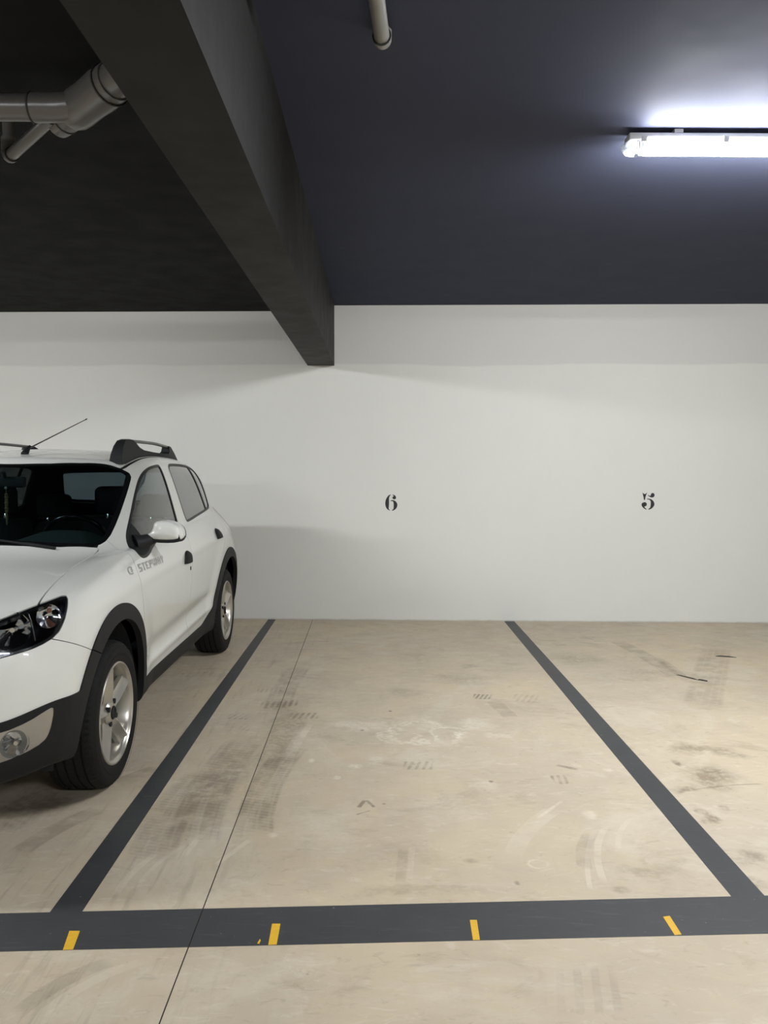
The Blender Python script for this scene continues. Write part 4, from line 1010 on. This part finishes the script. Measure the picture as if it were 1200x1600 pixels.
# ------------------------------------------------------------------ wing mirrors
def make_mirror(s):
    # housing outline seen from the front, (x,z), domed forward
    out = sp([(.875, 1.040), (.872, 1.066), (.893, 1.078), (.905, 1.100), (.910, 1.128), (.935, 1.139), (.99, 1.137), (1.03, 1.122), (1.056, 1.092), (1.060, 1.052), (1.050, 1.036), (.97, 1.032)], 1)
    out = [np.array([p[0] - .070, p[1]]) for p in out]; cxm, czm = .895, 1.082
    root_b = None
    bm = bmesh.new(); rows = []
    for t in (-.3, 0, .02, .08, .2, .36, .55, .75, .92, 1.0):
        sc = 1 - t ** 3.2 * .98 if t > 0 else 1
        dpt = .07 * (1 - (1 - t) ** 2.0) if t > 0 else .1 * t
        rows.append([bm.verts.new((cxm + (p[0] - cxm) * sc, 1.50 - dpt, czm + (p[1] - czm) * sc)) for p in out])
    for a_, b_ in zip(rows, rows[1:]):
        for k in range(len(out)): bm.faces.new((a_[k], a_[(k + 1) % len(out)], b_[(k + 1) % len(out)], b_[k]))
    bm.faces.new(rows[-1])
    root_m = ob('wing_mirror', flip(bm, s), 'white', car, 50)
    root_m['label'] = 'white mirror cap over a black base'
    bm = bmesh.new(); rows = []
    for yy, sc, dz in ((1.50 - .056, .88, -.016), (1.497, .985, -.012), (1.528, .995, -.008), (1.56, .97, -.004), (1.562, .88, -.006), (1.548, .85, -.006)):
        rows.append([bm.verts.new((cxm + (p[0] - cxm) * sc, yy, czm + (p[1] - czm) * sc + dz)) for p in out])
    for a_, b_ in zip(rows, rows[1:]):
        for k in range(len(out)): bm.faces.new((a_[k], a_[(k + 1) % len(out)], b_[(k + 1) % len(out)], b_[k]))
    bm.faces.new(rows[-1]); bm.faces.new(rows[0])
    ob('mirror_body', flip(bm, s), 'plastic', root_m, 50)
    bm = bmesh.new()
    prism(bm, [(cxm + (p[0] - cxm) * .84, czm + (p[1] - czm) * .84 - .006) for p in out], lambda p, d: (p[0], d, p[1]), 1.549, 1.553)
    ob('mirror_glass', flip(bm, s), 'chrome', root_m)
    bm = bmesh.new()
    q = surf(1.40, 1.015)
    tube(bm, [(q.x - .02, 1.41, 1.02), (q.x + .02, 1.44, 1.03), (.835, 1.48, 1.045), (.87, 1.51, 1.055)], [.060, .044, .030, .024], 18, squash=(.85, 1.0))
    ob('mirror_arm', flip(bm, s), 'plastic', root_m, 60)
make_mirror(1); make_mirror(-1)

# ------------------------------------------------------------------ roof rails, aerial, wipers
def roofz(x, y):
    m_ = SV[:, 2] > 1.36
    i = np.argmin(np.where(m_, (SV[:, 0] - abs(x)) ** 2 + (SV[:, 1] - y) ** 2, 9e9)); return SV[i, 2]
def make_rail(s):
    X0 = .520
    def rx(y): return X0 + .012 * math.sin(math.pi * (y - 1.6) / 1.7) - .075 * max(0, (y - 2.6))
    def topz(y): return 1.580 + .010 * math.sin(math.pi * (y - 1.9) / 1.3) - .010 * (y - 2.0)
    def body(poly, w, mat, name, parent, taper=.6):
        bm = bmesh.new()
        def mp(p, d):
            b0_ = roofz(rx(p[0]), p[0]) - .004; hgt = max(0.0, (p[1]))
            zz = b0_ + hgt * (topz(p[0]) - b0_)
            ww = w * (1 - (1 - taper) * min(1, hgt))
            return Vector((rx(p[0]) + d * ww, p[0], zz))
        prism(bm, poly, mp, -.5, .5)
        bmesh.ops.recalc_face_normals(bm, faces=bm.faces)
        return ob(name, flip(bm, s), mat, parent, 40)
    foot_f = [(1.83, 0), (1.845, .35), (1.88, .68), (1.93, .92), (2.0, 1.0), (2.07, .97), (2.12, .8), (2.17, .55), (2.25, .36), (2.45, .22), (2.75, .20), (2.92, .26), (2.985, .5), (3.0, .95), (3.07, .93), (3.18, .55), (3.32, 0.0)]
    foot_f += [(3.2, -.12), (3.0, -.12), (2.7, -.12), (2.4, -.12), (2.1, -.12), (1.98, -.12), (1.9, -.1)]
    r = body(foot_f, .078, 'plastic', 'roof_rail', car)
    bm = bmesh.new(); pts = []
    for k in range(25):
        y = 2.0 + (3.06 - 2.0) * k / 24
        pts.append((rx(y), y, topz(y) - .010))
    tube(bm, pts, [.013] * 25, 12, squash=(.75, 1.25))
    o = ob('rail_bar', flip(bm, s), 'rail', r, 60); o['label'] = 'grey metal rail bar'
make_rail(1); make_rail(-1)

bm = bmesh.new()
tube(bm, [(0, 1.86, roofz(0, 1.86) - .004), (0, 1.875, roofz(0, 1.875) + .010), (0, 1.915, roofz(0, 1.9) + .034), (0, 1.93, roofz(0, 1.9) + .04)], [.026, .021, .012, .009], 14, squash=(1, .8))
ant = ob('aerial', bm, 'plastic', car, 60)
bm = bmesh.new()
tube(bm, [(0, 1.92, roofz(0, 1.9) + .030), (0, 2.82, 1.748)], [.0042, .0028], 8)
tube(bm, [(0, 2.81, 1.7455), (0, 2.83, 1.751)], [.0045, .0045], 8)
ob('aerial_rod', bm, 'gloss', ant, 60)

def wsz(x, y):
    m_ = (SV[:, 1] < 1.95) & (SV[:, 2] > .9)
    i = np.argmin(np.where(m_, (SV[:, 0] - abs(x)) ** 2 + (SV[:, 1] - y) ** 2, 9e9)); return SV[i, 2]
for (xa, ya, xb, yb) in ((.52, .99, -.06, .985), (-.10, .965, -.60, 1.03)):
    bm = bmesh.new()
    tube(bm, [(xa, ya, wsz(xa, ya) + .004), ((xa + xb) / 2, (ya + yb) / 2, wsz((xa + xb) / 2, (ya + yb) / 2) + .012), (xb, yb, wsz(xb, yb) + .010)], [.008, .006, .005], 8)
    w = ob('wiper', bm, 'plastic', car, 60)
    bm = bmesh.new(); pts = [(xa + (xb - xa) * t, ya + .010 + (yb - ya) * t, wsz(xa + (xb - xa) * t, ya + .010 + (yb - ya) * t) + .004) for t in np.linspace(.05, 1.0, 12)]
    tube(bm, pts, .0045, 6); ob('wiper_blade', bm, 'rubber', w, 60)

# ------------------------------------------------------------------ headlamp insides
def bowl_lamp(name, c, ax, r, dep, mat, parent, s, facets=0, rz=1.0):
    c = Vector(c); ax = Vector(ax).normalized(); u = ax.cross(Vector((0, 0, 1))).normalized(); w = u.cross(ax)
    bm = bmesh.new(); rows = []; n = 32
    for i in range(9):
        t = i / 8; rr_ = r * (1 - t) ** .62 if t < 1 else r * .05
        rows.append([bm.verts.new(c - ax * (dep * t) + (u * math.cos(2 * math.pi * k / n) + w * math.sin(2 * math.pi * k / n) * rz) * rr_ * (1 + (.04 if (facets and (k // 2) % 2 == 0 and 0 < i < 8) else 0))) for k in range(n)])
    for a_, b_ in zip(rows, rows[1:]):
        for k in range(n): bm.faces.new((a_[k], a_[(k + 1) % n], b_[(k + 1) % n], b_[k]))
    bm.faces.new(rows[-1])
    return ob(name, flip(bm, s), mat, parent, 25 if facets else 60)
for s, h in ((1, fss[0]), (-1, fss[1])):
    o4 = bowl_lamp('fog_lamp_reflector', (.694, .176, .412), (.38, -1, .03), .047, .035, 'chrome', h, s, 1)
    bm = bmesh.new(); tube(bm, [(.690, .195, .412), (.698, .168, .413)], [.010, .008], 12); ob('fog_lamp_bulb', flip(bm, s), 'alloy', o4, 60)
for s, h in ((1, hs[0]), (-1, hs[1])):
    o1 = bowl_lamp('main_reflector', (.655, .245, .812), (.30, -1, .05), .069, .055, 'chrome', h, s, 1)
    bm = bmesh.new(); tube(bm, [(.655, .28, .812), (.662, .238, .813)], [.012, .009], 14); ob('bulb', flip(bm, s), 'chrome', o1, 60)
    o2 = bowl_lamp('inner_reflector', (.52, .215, .775), (.15, -1, .05), .045, .04, 'chrome', h, s, 1)
    o3 = bowl_lamp('indicator_reflector', (.752, .345, .845), (.66, -.80, .05), .046, .035, 'chrome', h, s, 1, 1.0)
    bm = bmesh.new(); bmesh.ops.create_uvsphere(bm, u_segments=16, v_segments=10, radius=.010, matrix=Matrix.Translation((.752, .352, .866))); ob('indicator_bulb', flip(bm, s), 'amber', o3, 60)
    bm = bmesh.new(); tube(bm, [(.690, .30, .872), (.715, .285, .82), (.725, .285, .765)], .006, 8); ob('lamp_divider', flip(bm, s), 'gloss', h, 60)

# blank number plate and tow-hook area of the nose, lower deflector
bm = bmesh.new(); box(bm, -.26, .26, -.018, -.006, .46, .57, .002); o = ob('number_plate', bm, 'housing', car); o['label'] = 'plain pale number plate'
bm = bmesh.new(); box(bm, -.74, .74, .38, .395, .225, .29, .004); ob('front_deflector', bm, 'plastic', car)

# ------------------------------------------------------------------ wheels
def lathe_x(bm, prof, n, mod=None):
    """prof: (x, r) points spun round the X axis"""
    rows = []
    for k in range(n):
        a_ = 2 * math.pi * k / n
        rows.append([bm.verts.new((p[0], (p[1] + (mod(i, k) if mod else 0)) * math.cos(a_), (p[1] + (mod(i, k) if mod else 0)) * math.sin(a_))) for i, p in enumerate(prof)])
    for k in range(n):
        for i in range(len(prof) - 1):
            bm.faces.new((rows[k][i], rows[(k + 1) % n][i], rows[(k + 1) % n][i + 1], rows[k][i + 1]))
def wheel_meshes():
    W = {}
    # tyre, outer face at x = 0, inner face at x = -.205
    R = .322
    P = [(-.004, .222), (.002, .228), (.006, .245), (.008, .262), (.0085, .272), (.006, .288), (.0, .303), (-.008, .312), (-.016, .3165), (-.028, .3195)]
    shoulder = len(P)
    for g0 in (-.040, -.078, -.117, -.155):
        P += [(g0 + .005, .3215), (g0 + .0048, .314), (g0 - .0048, .314), (g0 - .005, .3215)]
    P += [(-.170, .3195), (-.182, .3165), (-.192, .312), (-.2, .303), (-.206, .288), (-.208, .27), (-.205, .245), (-.200, .222)]
    def mod(i, k):
        if 7 <= i <= 9 or len(P) - 8 <= i <= len(P) - 6: return -.0042 if k % 3 == 0 else 0
        if shoulder <= i < shoulder + 16 and i % 4 in (shoulder % 4, (shoulder + 3) % 4): return -.002 if k % 3 == 1 else 0
        return 0
    bm = bmesh.new(); lathe_x(bm, P, 216, mod); W['tyre'] = (bm, 'rubber', 28)
    bm = bmesh.new(); lathe_x(bm, [(.0098, .293), (.0105, .2925), (.0098, .2915)], 96); lathe_x(bm, [(.0112, .262), (.0118, .261), (.0112, .260)], 96)
    W['sidewall_ring'] = (bm, 'rubber', 60)
    # rim barrel
    bm = bmesh.new()
    lathe_x(bm, [(-.004, .226), (.004, .2255), (.007, .222), (.0065, .218), (.001, .2145), (-.003, .208), (-.010, .204), (-.02, .201), (-.05, .192), (-.12, .186), (-.19, .205), (-.2, .222)], 96)
    W['rim'] = (bm, 'alloy', 40)
    bm = bmesh.new()
    # five ridged spokes, splitting wide at the hub
    for k in range(5):
        th = math.radians(98 + 72 * k)
        er = Vector((0, math.cos(th), math.sin(th))); et = Vector((0, -math.sin(th), math.cos(th)))
        secs = []
        for r, hw_, xf, xr in ((.030, .046, -.022, -.040), (.055, .050, -.017, -.040), (.085, .042, -.012, -.036), (.12, .037, -.009, -.034), (.16, .038, -.007, -.030), (.19, .050, -.005, -.020), (.209, .070, -.003, -.008)):
            pr = [(-hw_, xr - .022), (-hw_ * .97, xr), (-hw_ * .60, xf - .008), (0, xf - .002 - .006 * min(1, max(0, (.2 - r) / .1))), (hw_ * .60, xf - .008), (hw_ * .97, xr), (hw_, xr - .022)]
            pr[3] = (0, xf + .004); pr[2] = (-hw_ * .55, xf - .016); pr[4] = (hw_ * .55, xf - .016)
            secs.append([bm.verts.new(er * r + et * q[0] + Vector((q[1], 0, 0))) for q in pr])
        for a_, b_ in zip(secs, secs[1:]):
            for i in range(6): bm.faces.new((a_[i], a_[i + 1], b_[i + 1], b_[i]))
            bm.faces.new((a_[6], a_[0], b_[0], b_[6]))
        bm.faces.new(secs[0]); bm.faces.new(secs[-1])
    W['spokes'] = (bm, 'alloy', 20)
    bm = bmesh.new(); lathe_x(bm, [(-.075, .001), (-.05, .055), (-.028, .060), (-.018, .050), (-.014, .034), (-.014, .031), (-.020, .030), (-.020, .001)], 48)
    W['hub'] = (bm, 'alloy', 30)
    bm = bmesh.new(); lathe_x(bm, [(-.019, .0295), (-.010, .029), (-.008, .026), (-.0085, .022), (-.012, .020), (-.0125, .001)], 36)
    W['centre_cap'] = (bm, 'plastic', 30)
    for k in range(4):
        bm = bmesh.new()
        th = math.radians(60 + 90 * k); c_y, c_z = .052 * math.cos(th), .052 * math.sin(th)
        tube(bm, [(-.03, c_y, c_z), (-.013, c_y, c_z)], .012, 12)
        W['wheel_bolt' + ('.%03d' % k if k else '')] = (bm, 'liner', 30)
    bm = bmesh.new(); lathe_x(bm, [(-.11, .02), (-.10, .13), (-.085, .13), (-.085, .02)], 48)
    W['brake_disc'] = (bm, 'disc', 30)
    bm = bmesh.new(); lathe_x(bm, [(-.125, .01), (-.125, .21)], 48); W['back_plate'] = (bm, 'liner', 30)
    return W
proto = None
WM = wheel_meshes()
wm = {}
for nme, (bm, mt, sm) in WM.items():
    o = ob(nme, bm, mt, None, sm); wm[nme] = o
def place_wheel(x, y, s, first):
    base = wm['tyre'] if first else wm['tyre'].copy()
    if not first: COL.objects.link(base)
    base.name = 'wheel' if first else 'wheel'
    base.parent = car
    base.matrix_parent_inverse = Matrix()
    base.location = (x, y, WZ); base.rotation_euler = (0, 0, 0 if s > 0 else math.pi)
    for nme, o in wm.items():
        if nme == 'tyre': continue
        c2 = o if first else o.copy()
        if not first: COL.objects.link(c2)
        c2.parent = base
for i, (x, y, s) in enumerate(((.845, AXF, 1), (.845, AXR, 1), (-.845, AXF, -1), (-.845, AXR, -1))): place_wheel(x, y, s, i == 0)

# wheel wells and underbody
for y in (AXF, AXR):
    for s in (1, -1):
        bm = bmesh.new(); n = 40; rows = []
        for k in range(n + 1):
            t = math.radians(-3 + 186 * k / n)
            rows.append([bm.verts.new((xx, y + .425 * math.cos(t), WZ + .425 * math.sin(t))) for xx in (.80, .50)] + [bm.verts.new((.50, y + .02 * math.cos(t), WZ + .02 * math.sin(t)))])
        for a_, b_ in zip(rows, rows[1:]):
            for i in range(2): bm.faces.new((a_[i], a_[i + 1], b_[i + 1], b_[i]))
        ob('wheel_well', flip(bm, s), 'liner', car, 50)
bm = bmesh.new(); box(bm, -.78, .78, 1.25, 2.95, .235, .26, .004); ob('floor_pan', bm, 'liner', car)
bm = bmesh.new(); box(bm, -.50, .50, .2, 1.25, .25, .28, .004); ob('engine_tray', bm, 'liner', car)
bm = bmesh.new(); box(bm, -.50, .50, 2.95, 3.95, .29, .32, .004); ob('rear_floor', bm, 'liner', car)

# ------------------------------------------------------------------ cabin
bm = bmesh.new()
rows = []
for x in np.linspace(-.66, .66, 45):
    hump = .055 * math.exp(-((x - .37) / .19) ** 4)
    edge = .03 * (abs(x) / .66) ** 6
    rows.append([bm.verts.new(p) for p in ((x, 1.08 + edge * 3, 1.0 - edge), (x, 1.20 + edge, 1.018 + .3 * hump), (x, 1.36, 1.03 + hump * .8), (x, 1.50, 1.03 + hump), (x, 1.55, 1.0 + hump * .9), (x, 1.56, .90), (x, 1.50, .62))])
for a_, b_ in zip(rows, rows[1:]):
    for i in range(6): bm.faces.new((a_[i], a_[i + 1], b_[i + 1], b_[i]))
ob('dashboard', bm, 'dash', car, 50)
# steering wheel: rim, spokes, boss
sc_, tilt = Vector((.37, 1.66, .985)), math.radians(24)
ax = Vector((0, math.cos(tilt), math.sin(tilt)))
u = Vector((1, 0, 0)); w = Vector((0, -math.sin(tilt), math.cos(tilt)))
bm = bmesh.new(); rings = []
nR, nr = 64, 12
for k in range(nR):
    a_ = 2 * math.pi * k / nR; dr = u * math.cos(a_) + w * math.sin(a_)
    rings.append([bm.verts.new(sc_ + dr * (.183 + .0145 * math.cos(2 * math.pi * j / nr)) + ax * (.0145 * math.sin(2 * math.pi * j / nr))) for j in range(nr)])
for k in range(nR):
    for j in range(nr): bm.faces.new((rings[k][j], rings[(k + 1) % nR][j], rings[(k + 1) % nR][(j + 1) % nr], rings[k][(j + 1) % nr]))
sw = ob('steering_wheel', bm, 'gloss', car, 60)
bm = bmesh.new(); tube(bm, [sc_ + ax * .02, sc_ - ax * .05, sc_ - ax * .2], [.07, .06, .03], 20); ob('steering_boss', bm, 'interior', sw, 50)
for a_ in (0, math.pi, -math.pi / 2):
    bm = bmesh.new(); dr = u * math.cos(a_) + w * math.sin(a_); tube(bm, [sc_ + dr * .04, sc_ + dr * .18], [.022, .014], 10); ob('steering_spoke', bm, 'interior', sw, 60)
def seat(name, xc, y0, width, zt, head=True):
    bm = bmesh.new(); box(bm, xc - width / 2, xc + width / 2, y0 - .48, y0 + .05, .40, .58, .05, 4)
    r = ob(name, bm, 'seatcloth', car, 60)
    bm = bmesh.new(); vs = box(bm, xc - width / 2, xc + width / 2, y0 - .02, y0 + .11, .50, zt, .045, 4)
    for v in bm.verts:
        t = (v.co.z - .5) / (zt - .5); v.co.y += t * .20; v.co.x = xc + (v.co.x - xc) * (1 - .18 * max(0, t - .4) / .6)
    ob('seat_back', bm, 'seatcloth', r, 60)
    if head:
        for hx in ([xc] if width < .8 else [xc - .38, xc + .38]):
            bm = bmesh.new(); box(bm, hx - .125, hx + .125, y0 + .19, y0 + .28, zt + .03, zt + .20, .04, 4); ob('head_restraint', bm, 'seatcloth', r, 60)
            for q in (-.05, .05):
                bm = bmesh.new(); tube(bm, [(hx + q, y0 + .22, zt - .05), (hx + q, y0 + .235, zt + .06)], .006, 8); ob('restraint_post', bm, 'chrome', r, 60)
    return r
seat('driver_seat', .37, 2.05, .50, 1.10); seat('passenger_seat', -.37, 2.05, .50, 1.10); seat('rear_bench', 0, 2.95, 1.20, 1.02)
bm = bmesh.new(); box(bm, -.105, .105, 1.615, 1.645, 1.305, 1.365, .012, 3)
rv = ob('interior_mirror', bm, 'interior', car, 50)
bm = bmesh.new(); tube(bm, [(0, 1.62, 1.36), (0, 1.60, 1.392)], .010, 10); ob('mirror_stalk', bm, 'interior', rv, 60)
bm = bmesh.new(); box(bm, -.62, .62, 3.45, 3.75, 1.02, 1.035, .005); ob('parcel_shelf', bm, 'interior', car)

# string of charms hanging from the interior mirror
pend = empty('hanging_charm', (CAR_X + .012, CAR_Y + 1.60, 1.305), 'string of carved beads with a tassel hanging behind the windscreen of the white car', 'pendant')
bm = bmesh.new(); tube(bm, [(0, 0, 0.0), (0, 0, -.04)], .0015, 6); ob('cord', bm, 'wood', pend)
for k in range(7):
    bm = bmesh.new(); bmesh.ops.create_uvsphere(bm, u_segments=12, v_segments=8, radius=.0085 + .0015 * (k % 2), matrix=Matrix.Translation((0, 0, -.036 - k * .015))); ob('bead', bm, 'wood', pend, 60)
bm = bmesh.new(); tube(bm, [(0, 0, -.132), (0, 0, -.150), (0, 0, -.20)], [.004, .007, .003], 10); ob('tassel', bm, 'wood', pend, 60)
bm = bmesh.new(); bmesh.ops.create_uvsphere(bm, u_segments=12, v_segments=8, radius=.007, matrix=Matrix.Translation((0, -.004, .0))); ob('pearl', bm, 'housing', pend, 60)
